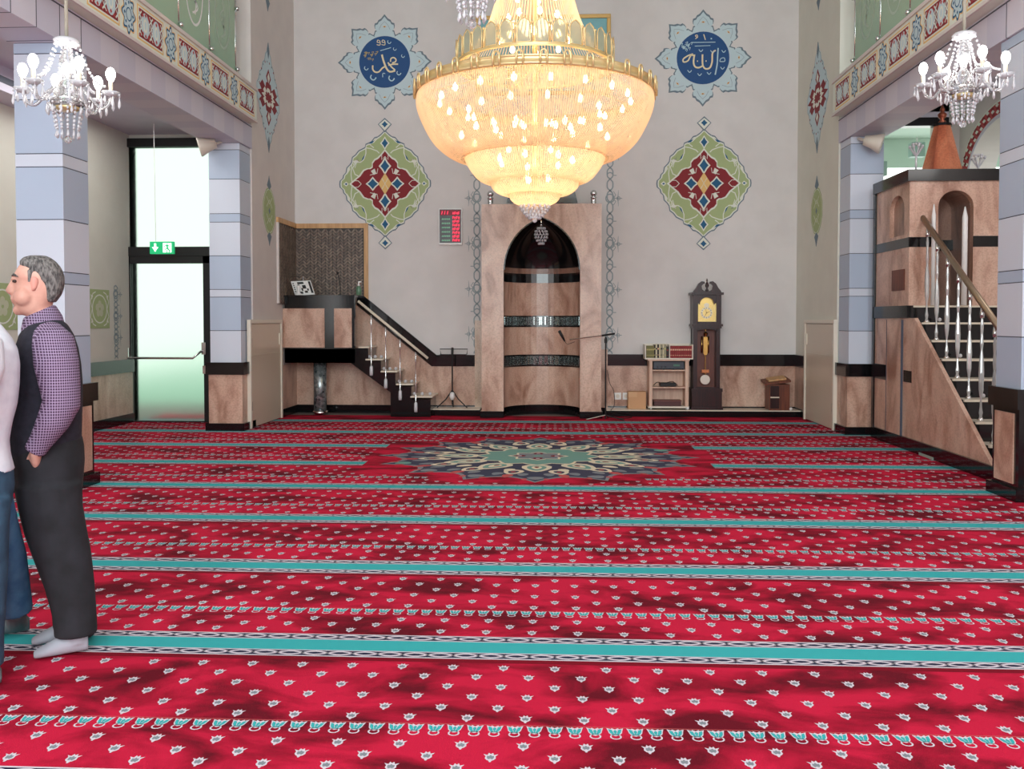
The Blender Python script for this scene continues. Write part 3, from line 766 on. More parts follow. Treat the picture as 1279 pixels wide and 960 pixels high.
# ------------------------------------------------------------------ exit door in the left aisle
def exit_door():
    Y = 12.3
    X = lambda px: PY(px, 420, Y)[0]
    Z = lambda py: PY(200, py, Y)[1]
    xr = XL-.22
    B = MB()
    B.box(X(149.5), X(159), Y-.06, Y+.06, 0, DZT).box(xr-.1, xr, Y-.06, Y+.06, 0, DZT)
    B.box(X(149.5), xr, Y-.06, Y+.06, DZT-.12, DZT).box(X(149.5), xr, Y-.06, Y+.06, Z(320), Z(308.5))
    root = struct(B, 'door_1', BLKMAT)
    xl, xrr = X(159.5), X(262) if X(262) < xr-.1 else xr-.1
    L = MB()
    L.box(xl, X(166), Y-.05, Y+.04, .02, Z(320)).box(X(256.5), xr-.1, Y-.05, Y+.04, .02, Z(320))
    L.box(xl, xr-.1, Y-.05, Y+.04, Z(329), Z(320)).box(xl, xr-.1, Y-.05, Y+.04, .02, Z(526))
    L.build('door_leaf', BLKMAT, root)
    fr, n, l, b = newmat('frosted_glass')
    b.inputs['Base Color'].default_value = lin((235, 250, 238)); b.inputs['Roughness'].default_value = .42
    b.inputs['Transmission Weight'].default_value = 1; b.inputs['IOR'].default_value = 1.12
    MB().box(X(166), X(256.5), Y-.008, Y+.008, Z(526), Z(329)).build('frosted_pane', fr, root)
    MB().box(X(159), xr-.1, Y-.008, Y+.008, Z(308.5), DZT-.12).build('upper_pane', fr, root)
    MB().box(X(160.2), X(161), Y-.066, Y-.05, Z(308), DZT-.12).build('silver_bead', CHROME, root)
    # push bar
    zb = Z(446.5)
    MB().tube([(X(162), Y-.1, zb+.02), (X(166), Y-.14, zb), (X(246), Y-.14, zb), (X(256), Y-.12, zb+.1)], .017, 10).build('push_bar', CHROME, root, smooth=True)
    for px, dz in ((162, 0), (258, .08)): MB().box(X(px)-.03, X(px)+.03, Y-.1, Y-.06, zb-.03+dz, zb+.14+dz).build('bar_bracket', CHROME, root)
    MB().box(X(257.5)-.02, X(257.5)+.02, Y-.075, Y-.05, Z(466), Z(456)).build('lock_plate', CHROME, root)
exit_door()
struct(MB().box(-12, -1, 12.6, 30, -.25, -.05), 'floor_outside', M('pale_paving', (150, 190, 168), .8))
# exit sign on a thin wire
def exit_sign():
    Y = 11.6; x0, z0 = PY(187.5, 317, Y); x1, z1 = PY(217, 301.5, Y)
    root = thing('exit_sign', ((x0+x1)/2, Y, z0), 'green exit sign with running man and arrow, hanging on a wire', 'sign')
    G = M('sign_green', (20, 160, 100), .4, emit=.7, ecol=(20, 170, 105)); W = M('sign_white', (240, 255, 245), .4, emit=1.3)
    bevel(MB().box(x0, x1, Y, Y+.05, z0, z1).build('housing', G, root), .004)
    fn = lambda u, v, d: (x0+u*(x1-x0), Y-d, z0+v*(z1-z0))
    D = MB()
    D.flat([(.2, .2), (.27, .2), (.27, .48), (.2, .48)], fn, .002)
    D.flat([(.1, .55), (.235, .2), (.37, .55), (.28, .55), (.28, .85), (.19, .85), (.19, .55)][::-1], fn, .003)
    D.flat([(.56, .12), (.92, .12), (.92, .88), (.56, .88)], fn, .002)
    D.mat(1).flat([(.7, .12), (.74, .42), (.66, .3), (.63, .33), (.72, .5), (.7, .66), (.62, .56), (.6, .6), (.7, .76), (.78, .74), (.86, .6), (.83, .57), (.78, .64), (.79, .48), (.86, .3), (.84, .12), (.8, .12), (.8, .28), (.76, .36), (.74, .12)], fn, .004)
    D.flat([(.75+.03*math.cos(2*PI*i/10), .81+.05*math.sin(2*PI*i/10)) for i in range(10)], fn, .004)
    D.build('pictogram', [W, G], root, fix=False)
    xc = PY(194, 300, Y)[0]
    MB().tube([(xc, Y+.025, z1), (xc-.01, Y+.025, 4.08)], .005, 6).build('wire', WHITE, root)
exit_sign()

# ------------------------------------------------------------------ cream hatches in the side walls
def hatch(X, sgn, y0, y1, nm):
    h = 1.46
    B = MB()
    B.box(X, X+sgn*.05, y0, y0+.05, .002, h-.05).box(X, X+sgn*.05, y1-.05, y1, .002, h-.05).box(X, X+sgn*.05, y0, y1, h-.05, h)
    r = struct(B, nm, CREAMF)
    bevel(MB().box(X, X+sgn*.035, y0+.055, y1-.055, .01, h-.055).build('door_leaf', CREAMD, r), .005)
    MB().box(X+sgn*.034, X+sgn*.04, y0+.055, y1-.055, .98, .985).build('seam', CREAMF, r)
    for zz in (.3, 1.15): MB().box(X+sgn*.03, X+sgn*.045, y0+.03, y0+.075, zz-.06, zz+.06).build('hinge', CHROME, r)
    MB().box(X+sgn*.035, X+sgn*.05, y1-.13, y1-.1, 1.1, 1.26).build('pull', CREAMF, r)
y0, _ = PX(309.5, 480, XL); hatch(XL, 1, y0, ydl1, 'door_2')
y0, _ = PX(1046, 480, XR); hatch(XR, -1, y0, ydr1, 'door_3')

# ------------------------------------------------------------------ prayer niche (mihrab)
def mihrab():
    Y = 13.05; D = YB-Y
    x0, _ = PY(602, 400, Y); x1, zt = PY(752, 254, Y)
    a0, _ = PY(629.5, 400, Y); a1, _ = PY(725, 400, Y); xc = (a0+a1)/2; R = (a1-a0)/2
    zs = 2.2; za = PY(677, 271, Y)[1]
    root = thing('prayer_niche', (xc, Y+.3, 0), 'tall pink marble prayer niche with a pointed black-lined arch', 'prayer niche')
    fn = lambda u, v, d: (u, Y+d, v)
    n = 14
    def archpt(t, R_, zs_, za_):
        H = za_-zs_; c = (H*H-R_*R_)/(2*R_); q = R_+c; am = math.atan2(H, c)
        return (max(q*math.cos(am*t)-c, 0), zs_+q*math.sin(am*t))
    # pointed arch curve from spring to apex
    arc = []
    for i in range(n+1):
        t = i/n; x = R*(1-t**1.9) if t < 1 else 0
        arc.append(archpt(t, R, zs, za))
    B = MB()
    B.box(x0, a0, Y, YB, .1, zt); B.box(a1, x1, Y, YB, .1, zt)
    for sg in (-1, 1):
        for i in range(n):
            (xa, z1), (xb, z2) = arc[i], arc[i+1]
            B.prism([(xc+sg*xa, z1), (xc+sg*xb, z2), (xc+sg*xb, zt), (xc+sg*xa, zt)], fn, 0, .1)
    B.build('marble_surround', MARB, root)
    MB().box(x0-.02, a0, Y-.02, YB, .003, .1).build('plinth', BLACK, root); MB().box(a1, x1+.02, Y-.02, YB, .003, .1).build('plinth', BLACK, root)
    b = MB(); e = .018
    for sg in (-1, 1):
        for i in range(n):
            (xa, z1), (xb, z2) = arc[i], arc[i+1]
            b.prism([(xc+sg*xa, z1), (xc+sg*xb, z2), (xc+sg*max(xb-e, 0), z2-.012), (xc+sg*max(xa-e, 0), z1-.004)], fn, -.006, .1)
    b.build('arch_edging', BLACK, root)
    # half-round interior in bands
    def band(z0, z1, m, nm, r=R, seg=20):
        b = MB()
        P = [(xc-r*math.cos(PI*i/seg), Y+.1+r*.98*math.sin(PI*i/seg)) for i in range(seg+1)]
        P = [(xc-r, Y)]+P+[(xc+r, Y)]
        for i in range(len(P)-1):
            (xa, ya), (xb, yb) = P[i], P[i+1]
            k = len(b.v); b.v += [(xa, ya, z0), (xb, yb, z0), (xb, yb, z1), (xa, ya, z1)]; b.face([k, k+1, k+2, k+3])
        return b.build(nm, m, root, smooth=True, fix=False)
    MOS = noisemat('dark_mosaic', (30, 36, 38), (120, 132, 130), 60, .15, lo=.45, hi=.6)
    band(.004, .14, BLACK, 'base_band'); band(.14, .75, MARB, 'marble_lining'); band(.75, .91, MOS, 'mosaic_band', R-.004); band(.91, 1.36, MARB, 'marble_lining')
    band(1.36, 1.51, MOS, 'mosaic_band', R-.004); band(1.51, 2.03, MARB, 'marble_lining'); band(2.03, 2.17, BLACK, 'black_band', R-.004); band(2.17, 2.25, MARBD, 'marble_strip', R-.004)
    for z in (.75, .91, 1.36, 1.51): band(z-.012, z+.012, BLACK, 'mosaic_edge', R-.008)
    # mirror chips of the two mosaic bands
    for z0 in (.76, 1.37):
        b = MB()
        for i in range(60):
            a = PI*(i+.5)/60; r = R-.012
            for j in range(4):
                z = z0+.025+j*.032; p = Vector((xc-r*math.cos(a), Y+.1+r*.98*math.sin(a), z))
                nrm = Vector((math.cos(a), -math.sin(a), 0)); tg = Vector((math.sin(a), math.cos(a), 0))
                if (i*7+j*3) % 3: b.obox(p, tg, nrm, (0, 0, 1), .009, .003, .011)
        b.build('mirror_chips', M('mirror_chip', (150, 160, 158), .1, .9), root, kind='stuff')
    # black half dome
    b = MB(); seg = 20; m = 12; st = []
    for j in range(m+1):
        t = j/m; rr, zz = archpt(t, R, 2.2, za); rr = max(rr, .001)
        k = len(b.v); st.append(k)
        for i in range(seg+1): b.v.append((xc-rr*math.cos(PI*i/seg), Y+.1+rr*.98*math.sin(PI*i/seg), zz))
        b.v.append((xc+rr, Y, zz)); b.v.append((xc-rr, Y, zz))
    for j in range(m):
        for i in range(seg): b.face([st[j]+i, st[j]+i+1, st[j+1]+i+1, st[j+1]+i])
        b.face([st[j]+seg, st[j]+seg+1, st[j+1]+seg+1, st[j+1]+seg]); b.face([st[j]+seg+2, st[j], st[j+1], st[j+1]+seg+2])
    b.build('black_vault', BLACK, root, smooth=True, fix=False)
    # crowning plate, mostly behind the chandelier
    q = [PY(x, y, Y+.2) for x, y in ((633, 253), (722, 253), (716, 228), (700, 214), (655, 214), (639, 228))]
    MB().prism(q, lambda u, v, d: (u, Y+.2+d, v), 0, .06).build('crown_plate', BLACK, root)
    for px in (613, 742):
        x, z = PY(px, 253, Y+.08)
        MB().lathe([(.03, 0), (.045, .01), (.04, .02), (.04, .09), (.05, .1), (.03, .115)], (x, Y+.08, zt), 16).ball((x, Y+.08, zt+.16), .05, 14).build('ball_finial', CHROME, root, smooth=True)
    # marble returns on the wall
    xa, _ = PY(594, 400, YB); xb, _ = PY(757.5, 400, YB)
    MB().box(xa, x0, YB-.08, YB, .1, 1.45).build('side_strip', MARBL, root); MB().box(x1, xb+.02, YB-.08, YB, .1, 1.0).build('side_strip', MARB, root)
    # hanging crystal lamp in the arch
    x, z = PY(676.5, 281, Y+.12); _, zb = PY(676.5, 306, Y+.12)
    r2 = thing('niche_lamp', (x, Y+.12, zb), 'small crystal basket lamp hanging in the arch of the prayer niche', 'lamp')
    MB().tube([(x, Y+.12, z+.07), (x, Y+.12, z+.0)], .006, 6).build('chain', CHROME, r2)
    MB().ball((x, Y+.12, z), .028, 12).build('hub', CHROME, r2, smooth=True)
    b = MB()
    for j, rr in enumerate((.07, .11, .12, .11, .085, .05)):
        zz = z-.05-j*.045
        rr *= .8
        for i in range(12):
            a = 2*PI*i/12+j*.2; b.ball((x+rr*math.cos(a), Y+.12+rr*math.sin(a)*.8, zz), .015, 6, 1.3, 4)
    b.build('crystal_beads', CRYSTW, r2, smooth=True, kind='stuff')
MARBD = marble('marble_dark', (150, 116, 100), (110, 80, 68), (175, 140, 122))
mihrab()

# ------------------------------------------------------------------ corner preaching pulpit with small stair (left)
def corner_pulpit():
    Yf = 13.08
    P = lambda x, y, Y=Yf: PY(x, y, Y)
    xl = XL+.032
    xm, _ = P(443, 400)
    root = thing('corner_pulpit', ((xl+xm)/2, 13.4, 0), 'black granite corner pulpit with pink marble panels and a small stair', 'pulpit')
    zt = P(400, 371)[1]; z1 = P(400, 385)[1]; z2 = P(400, 434)[1]; z3 = P(400, 453)[1]
    B = MB()
    B.box(xl, xm, Yf, Yf+.08, z3, zt)                     # front parapet
    B.box(xl, xm, Yf, YB-.05, z3, z2-.02)                  # floor slab
    B.build('parapet', BLACK, root)
    MB().box(xl, xm+.01, Yf-.03, Yf+.2, zt, zt+.03).build('top_shelf', BLACK, root)
    for a, b in ((354, 406), (418, 440)):
        MB().box(P(a, 400)[0], P(b, 400)[0], Yf-.012, Yf+.01, z2, z1).build('marble_panel', MARB, root)
    # stair : saw-tooth black stringer and solid risers
    treads = [(448, 461.5, 434.7), (457, 479, 450), (476, 497, 465), (495, 517, 481), (513, 541, 496.5)]
    Ys = Yf+.02; Yw = YB-.06
    pts = []
    pts.append(P(440, 434.7)); pts.append(P(460, 434.7))
    for i in range(1, 5):
        a, b, y = treads[i]; xprev = pts[-1][0]
        pts.append((xprev, P(0, y)[1])); xb = P(b-3, y)[0]; pts.append((xb, P(0, y)[1]))
    pts.append((pts[-1][0], .003)); pts.append((P(488, 500)[0], .003)); pts.append(P(488, 490)); pts.append(P(438, 453))
    f = lambda u, v, d: (u, Ys+d, v)
    MB().prism(pts, f, 0, Yw-Ys).build('stair_block', BLACK, root)
    for i, (a, b, y) in enumerate(treads):
        xa, z = P(a, y); xb, _ = P(b, y)
        bevel(MB().box(xa, xb, Ys-.03, Yw, z-.0, z+.025).build('tread', TREAD, root), .006)
        if i:
            for k in range(3):
                MB().ball((xa+(xb-xa)*(.15+.35*k), Ys+.05, z+.025+.03), .026, 10).build('crystal_knob', CRYSTW, root, smooth=True)
    # handrail
    (ra, rza), (rb_, rzb) = P(448, 376), P(535, 447.5)
    Yr = Ys-.03
    MB().tube([(ra, Yr, rza), (rb_, Yr, rzb)], .022, 10).build('handrail', TREAD, root, smooth=True)
    MB().tube([(ra, Yr, rza-.035), (rb_, Yr, rzb-.035)], .018, 8).build('under_rail', BLACK, root, smooth=True)
    for px, yb in ((464.5, 468), (482.5, 484), (500.5, 498.5), (520, 513.5)):
        x, zb = P(px, yb); t = (x-ra)/(rb_-ra); zr = rza+(rzb-rza)*t-.04
        L = zr-zb
        prof = [(.018, 0), (.024, .03), (.022, .12), (.012, .14), (.008, .3), (.015, L*.5), (.009, L*.56), (.008, L*.8), (.016, L*.86), (.01, L*.9), (.014, L)]
        MB().lathe(prof, (x, Yr, zb), 10).build('baluster', [CRYST if False else CHROME], root, smooth=True)
        MB().lathe([(.026, 0), (.028, .04), (.026, .13), (.012, .15)], (x, Yr, zb-.01), 10).build('crystal_foot', CRYSTW, root, smooth=True)
    # mosaic column under the slab
    x, _ = PY(400.5, 500, 13.42)
    MOS = mosaicmat()
    r2 = MB().lathe([(.1, .003), (.1, z3)], (x, 13.42, 0), 24).build('column', MOS, root, smooth=True)
    MB().lathe([(.115, .003), (.115, .05), (.1, .06)], (x, 13.42, 0), 24).build('column_foot', CHROME, root, smooth=True)
    return zt+.03, Yf
def mosaicmat():
    m, n, l, b = newmat('mirror_mosaic')
    tc = n.new('ShaderNodeTexCoord'); br = n.new('ShaderNodeTexVoronoi'); br.inputs['Scale'].default_value = 26
    cr = n.new('ShaderNodeValToRGB'); cr.color_ramp.elements[0].color = lin((60, 70, 74)); cr.color_ramp.elements[1].color = lin((190, 200, 200))
    l.new(tc.outputs['Object'], br.inputs['Vector']); l.new(br.outputs['Color'], cr.inputs[0]); l.new(cr.outputs[0], b.inputs['Base Color'])
    b.inputs['Roughness'].default_value = .2; b.inputs['Metallic'].default_value = .6
    return m
zpt, YPF = corner_pulpit()

# herringbone panel round the corner with a light wood frame
def herringbone():
    x1, zt = PY(455, 285, YB); zb = PY(400, 372, YB)[1]
    ys, _ = PX(347, 300, XL)
    root = thing('herringbone_panel', (XL+.5, YB-.05, zb), 'brown herringbone tile panel in a light wood frame above the corner pulpit', 'wall panel')
    DK = M('tile_dark', (62, 54, 50), .5); TL = [M('tile_brown_%d' % i, c, .45) for i, c in enumerate(((120, 104, 92), (134, 118, 104), (106, 92, 82)))]
    B = MB().box(XL+.004, x1, YB-.02, YB-.001, zb-.1, zt).box(XL+.001, XL+.02, ys, YB-.02, zb-.1, zt)
    B.build('grout', DK, root)
    B = MB(); w, L = .028, .085; pitch = .076
    import itertools
    i = 0; c = math.sqrt(.5)
    nx = int((x1-XL)/pitch/.78)+2; nz = int((zt-zb+.1)/(w*1.75))+2
    for ix in range(nx):
        for iz in range(nz):
            sg = 1 if ix % 2 else -1
            cx = XL+.04+ix*pitch*.78; cz = zb-.08+iz*w*1.75
            if cx > x1-.03 or cz > zt-.03: continue
            d = Vector((c, 0, c*sg)); nrm = Vector((-c*sg, 0, c))
            B.mat(random.randrange(3)).obox((cx, YB-.022, cz), d, (0, 1, 0), nrm, L*.5, .004, w*.46)
    ny = int((YB-ys)/pitch/.78)+2
    for iy in range(ny):
        for iz in range(nz):
            cy = YB-.06-iy*pitch*.78; cz = zb-.08+iz*w*1.75
            if cy < ys+.04 or cz > zt-.03: continue
            sg = 1 if iy % 2 else -1
            B.mat(random.randrange(3)).obox((XL+.022, cy, cz), (0, c, c*sg), (1, 0, 0), (0, -c*sg, c), L*.5, .004, w*.46)
    B.build('tiles', TL, root, fix=False)
    (fx0, _), (fx1, _) = PY(455.5, 300, YB), PY(460.5, 300, YB)
    ft = zt+.075
    MB().box(fx0, fx1, YB-.035, YB, zb-.02, zt).build('frame_side', WOODL, root)
    MB().box(XL, fx1, YB-.035, YB, zt, ft).build('frame_top', WOODL, root)
    MB().box(XL, XL+.035, ys-.05, YB-.035, zt, ft).build('frame_top', WOODL, root)
    MB().box(XL, XL+.03, ys-.04, ys, zb-.1, zt).build('frame_side', WALLW, root)
herringbone()

# things standing on the corner pulpit
def pulpit_things():
    Y = YPF+.1
    P = lambda x, y: PY(x, y, Y)
    # tilted framed board with black marks
    P = lambda x, y: (PY(x, y, Y)[0]+.13, PY(x, y, Y)[1])
    root = thing('book_stand', (P(368, 370)[0], Y, zpt), 'white book rest with a black patterned sheet tilted on the corner pulpit shelf', 'book stand')
    Y = Y+.0
    q = [P(351.5, 351), (P(376, 350)[0], P(376, 350)[1]), P(382.5, 367.5), P(358, 369)]
    f = lambda u, v, d: (u, Y+.03+d-(v-zpt)*-.15, v)
    MB().prism(q, f, 0, .015).build('board', WHITE, root)
    D = MB()
    def bl(u, v):
        a = [q[3][k]+(q[2][k]-q[3][k])*u for k in (0, 1)]; b = [q[0][k]+(q[1][k]-q[0][k])*u for k in (0, 1)]
        return (a[0]+(b[0]-a[0])*v, a[1]+(b[1]-a[1])*v)
    def patch(u0, u1, v0, v1): D.flat([bl(u0, v0), bl(u1, v0), bl(u1, v1), bl(u0, v1)], f, -.004)
    patch(.86, .97, .12, .95)
    for k in range(6): patch(.06, .12, .1+.14*k, .18+.14*k)
    for a in ((.3, .45, .1, .25), (.55, .7, .15, .3), (.5, .68, .45, .7), (.28, .38, .5, .75), (.3, .62, .78, .92), (.7, .78, .3, .45), (.42, .5, .3, .5)): patch(*a)
    D.build('black_marks', BLKMAT, root, fix=False)
    x, z = P(363.5, 370)
    MB().lathe([(.055, 0), (.05, .02), (.02, .05), (.018, .09), (.03, .12), (.012, .15)], (x, Y-.03, zpt), 14).build('pedestal', WHITE, root, smooth=True)
    x0 = P(351, 345)[0]; x1 = P(366, 345)[0]; zz = P(360, 345)[1]
    MB().tube([(x0, Y+.09, zz), (x1, Y+.09, zz), (x1+.03, Y+.09, zpt)], .008, 6).build('wire_back', CHROME, root)
    # gooseneck microphone
    x, _ = P(414.5, 370)
    root = thing('gooseneck_microphone', (x, Y, zpt), 'black gooseneck microphone on the corner pulpit shelf', 'microphone')
    MB().tube([(x, Y, zpt), (x+.005, Y, zpt+.12), (x-.01, Y, zpt+.24), (x-.03, Y-.01, zpt+.33)], .006, 8).build('neck', BLKMAT, root, smooth=True)
    MB().lathe([(.03, 0), (.03, .012), (.01, .02)], (x, Y, zpt), 12).build('foot', BLKMAT, root, smooth=True)
    MB().ball((x-.03, Y-.01, zpt+.335), .019, 10, 1.3).build('capsule', BLKMAT, root, smooth=True)
    # green bottle with a white pump
    x, _ = P(438, 370)
    root = thing('pump_bottle', (x, Y, zpt), 'small green bottle with white pump top on the corner pulpit shelf', 'bottle')
    GB = M('green_plastic', (110, 150, 120), .3, trans=.3)
    MB().lathe([(.035, 0), (.042, .01), (.042, .1), (.03, .13), (.015, .14)], (x, Y, zpt), 14).build('body', GB, root, smooth=True)
    MB().lathe([(.014, .14), (.022, .15), (.012, .17), (.008, .2)], (x, Y, zpt), 10).box(x-.006, x+.04, Y-.008, Y+.008, zpt+.195, zpt+.21).build('pump', WHITE, root)
pulpit_things()

# ------------------------------------------------------------------ lit prayer timetable
def timetable():
    x0, z1 = PY(550, 262, YB); x1, z0 = PY(577, 303.5, YB)
    root = thing('prayer_timetable', ((x0+x1)/2, YB-.04, z0), 'lit red and green prayer timetable on the wall beside the niche', 'display')
    bevel(MB().box(x0-.015, x1+.015, YB-.05, YB, z0-.03, z1+.015).build('case', WHITE, root), .006)
    MB().box(x0, x1, YB-.054, YB-.04, z0, z1).build('screen', M('screen_black', (20, 14, 16), .3), root)
    RE = M('led_red', (255, 50, 90), .4, emit=1.0, ecol=(255, 40, 80)); GE = M('led_green', (120, 190, 150), .4, emit=.15, ecol=(120, 200, 150)); DR = M('led_panel', (120, 16, 40), .5, emit=.25)
    fn = lambda u, v, d: (x0+u*(x1-x0), YB-.054-d, z0+v*(z1-z0))
    D = MB().mat(2).flat([(.03, .82), (.97, .82), (.97, .98), (.03, .98)], fn, .001)
    for k in range(7): D.flat([(.6, .03+.112*k), (.95, .03+.112*k), (.95, .125+.112*k), (.6, .125+.112*k)], fn, .001)
    D.mat(0)
    for k in range(8):
        v = .04+.112*k+(.02 if k == 7 else 0)
        for j in range(4):
            u = .61+.085*j
            D.stroke([(u, v), (u, v+.075)], .02, fn, .002); D.stroke([(u, v+.0375), (u+.05, v+.0375)], .018, fn, .0024)
            if (j+k) % 2: D.stroke([(u+.055, v), (u+.055, v+.075)], .02, fn, .0022)
            else: D.stroke([(u, v+.075), (u+.055, v+.075)], .018, fn, .0026)
    for j in range(3): D.stroke([(.1+.13*j, .85), (.13+.13*j, .95)], .03, fn, .002)
    D.mat(1)
    for k in range(6):
        v = .05+.127*k
        for j in range(5):
            u = .12+.08*j; D.stroke([(u, v), (u+.02, v+.05)], .03, fn, .002)
        D.stroke([(.1, v+.025), (.5, v+.025)], .014, fn, .0024)
    D.build('lit_characters', [RE, GE, DR], root, fix=False)
timetable()

# framed picture behind the chandelier
x0, z1 = PY(595, 21, YB); x1, z0 = PY(763, 118, YB)
root = thing('framed_picture', ((x0+x1)/2, YB-.04, z0), 'gold framed picture with plain teal field, half behind the great chandelier', 'picture')
fr = MB()
for a in ((x0, x1, z1-.06, z1), (x0, x1, z0, z0+.06), (x0, x0+.06, z0+.06, z1-.06), (x1-.06, x1, z0+.06, z1-.06)): fr.box(a[0], a[1], YB-.05, YB, a[2], a[3])
bevel(fr.build('frame', GOLD, root), .01)
MB().box(x0+.05, x1-.05, YB-.02, YB, z0+.05, z1-.05).build('canvas', noisemat('teal_canvas', (120, 180, 188), (140, 195, 200), 2, .5), root)

# ------------------------------------------------------------------ music stand, microphone stand, sockets
def music_stand():
    Y = 13.5; x, zb = PY(565.5, 511, Y); zb = .1
    zt = PY(565, 442, Y)[1]; z2 = PY(565, 487, Y)[1]
    root = thing('music_stand', (x, Y, zb), 'black tripod music stand with empty wire desk, between pulpit and niche', 'music stand')
    MB().tube([(x, Y, zb+.05), (x, Y, zt)], .011, 8).build('pole', BLKMAT, root)
    for k in range(3):
        a = [PI+.25, -.25, PI/2][k]
        MB().tube([(x, Y, z2), (x+.1*math.cos(a), Y+.06*math.sin(a), z2-.14), (x+.24*math.cos(a), Y+.12*math.sin(a), zb+.008)], .009, 8).build('leg', BLKMAT, root)
    MB().lathe([(.02, 0), (.045, .05), (.035, .1), (.02, .12)], (x, Y-.02, z2-.15), 12).build('white_tag', WHITE, root, smooth=True)
    xa, za = PY(550.5, 442.5, Y); xb, zc = PY(583.5, 437.5, Y)
    MB().tube([(xa, Y-.05, za), (xb, Y-.05, za)], .008, 6).tube([(xa+.01, Y, za), (xa-.01, Y+.02, zc+.02), (xb+.01, Y+.02, zc+.02), (xb, Y, za)], .007, 6).tube([(x, Y, za), (x, Y+.03, zc+.04)], .02, 6).build('desk', BLKMAT, root)
music_stand()
def mic_stand():
    Y = 12.85; x, _ = PY(757, 450, Y)
    root = thing('microphone_stand', (x, Y, 0), 'black boom microphone stand standing beside the prayer niche', 'microphone stand')
    zt = PY(757, 424, Y)[1]
    MB().tube([(x, Y, .02), (x, Y, zt)], .011, 8).build('pole', BLKMAT, root)
    for a in (PI+.35, -.5, 1.4):
        MB().tube([(x, Y, .07), (x+.3*math.cos(a), Y+.22*math.sin(a), .012)], .01, 8).build('leg', BLKMAT if a < 3 else CHROME, root)
    a = PY(712, 424, Y-.2); b = PY(768, 416.5, Y+.1); m_ = PY(752, 419, Y)
    MB().tube([(a[0], Y-.2, a[1]), (m_[0], Y, m_[1])], .009, 8).build('boom', CHROME, root)
    MB().tube([(m_[0], Y, m_[1]), (b[0], Y+.08, b[1])], .014, 8).build('boom_grip', BLKMAT, root)
    MB().lathe([(.02, 0), (.022, .05), (.012, .09)], (x, Y, zt-.05), 10).build('clutch', BLKMAT, root)
    c = PY(699, 413, Y-.22); d = PY(706, 426, Y-.2)
    MB().tube([(c[0], Y-.24, c[1]), ((c[0]+d[0])/2, Y-.22, (c[1]+d[1])/2), (d[0], Y-.2, d[1])], [.022, .02, .012], 10).build('microphone', BLKMAT, root, smooth=True)
    MB().tube(smooth([(d[0], Y-.2, d[1]), (d[0]+.04, Y-.2, d[1]-.04), (d[0]+.14, Y-.15, d[1]-.01)]), .004, 5).build('cable_loop', BLKMAT, root)
mic_stand()
e = [PY(x, y, 13.3) for x, y in ((759, 462), (762, 478), (767, 488), (768, 505), (764, 515))]
MB().tube(smooth([(p[0], 13.28, p[1]) for p in e]+[(e[-1][0]+.3, 13.2, .01), (e[-1][0]+.1, 12.95, .01)]), .005, 5).build('power_cable', BLKMAT, label='thin black cable running from the sockets down to the microphone stand', cat='cable')
for px, nm in ((772, 'white square wall socket on the marble, the one next to the niche'), (782.5, 'white square wall socket on the marble, the one next to the bookshelf')):
    x, z = PY(px, 494.5, YB-.02)
    o = bevel(MB().box(x-.055, x+.055, YB-.032, YB-.02, z-.055, z+.055).build('wall_socket', WHITE, label=nm, cat='wall socket', group=None), .006)
    o['group'] = 'wall sockets by the niche'
    MB().tube([(x, YB-.036, z), (x, YB-.03, z)], .03, 20).build('socket_face', BEIGE, o)

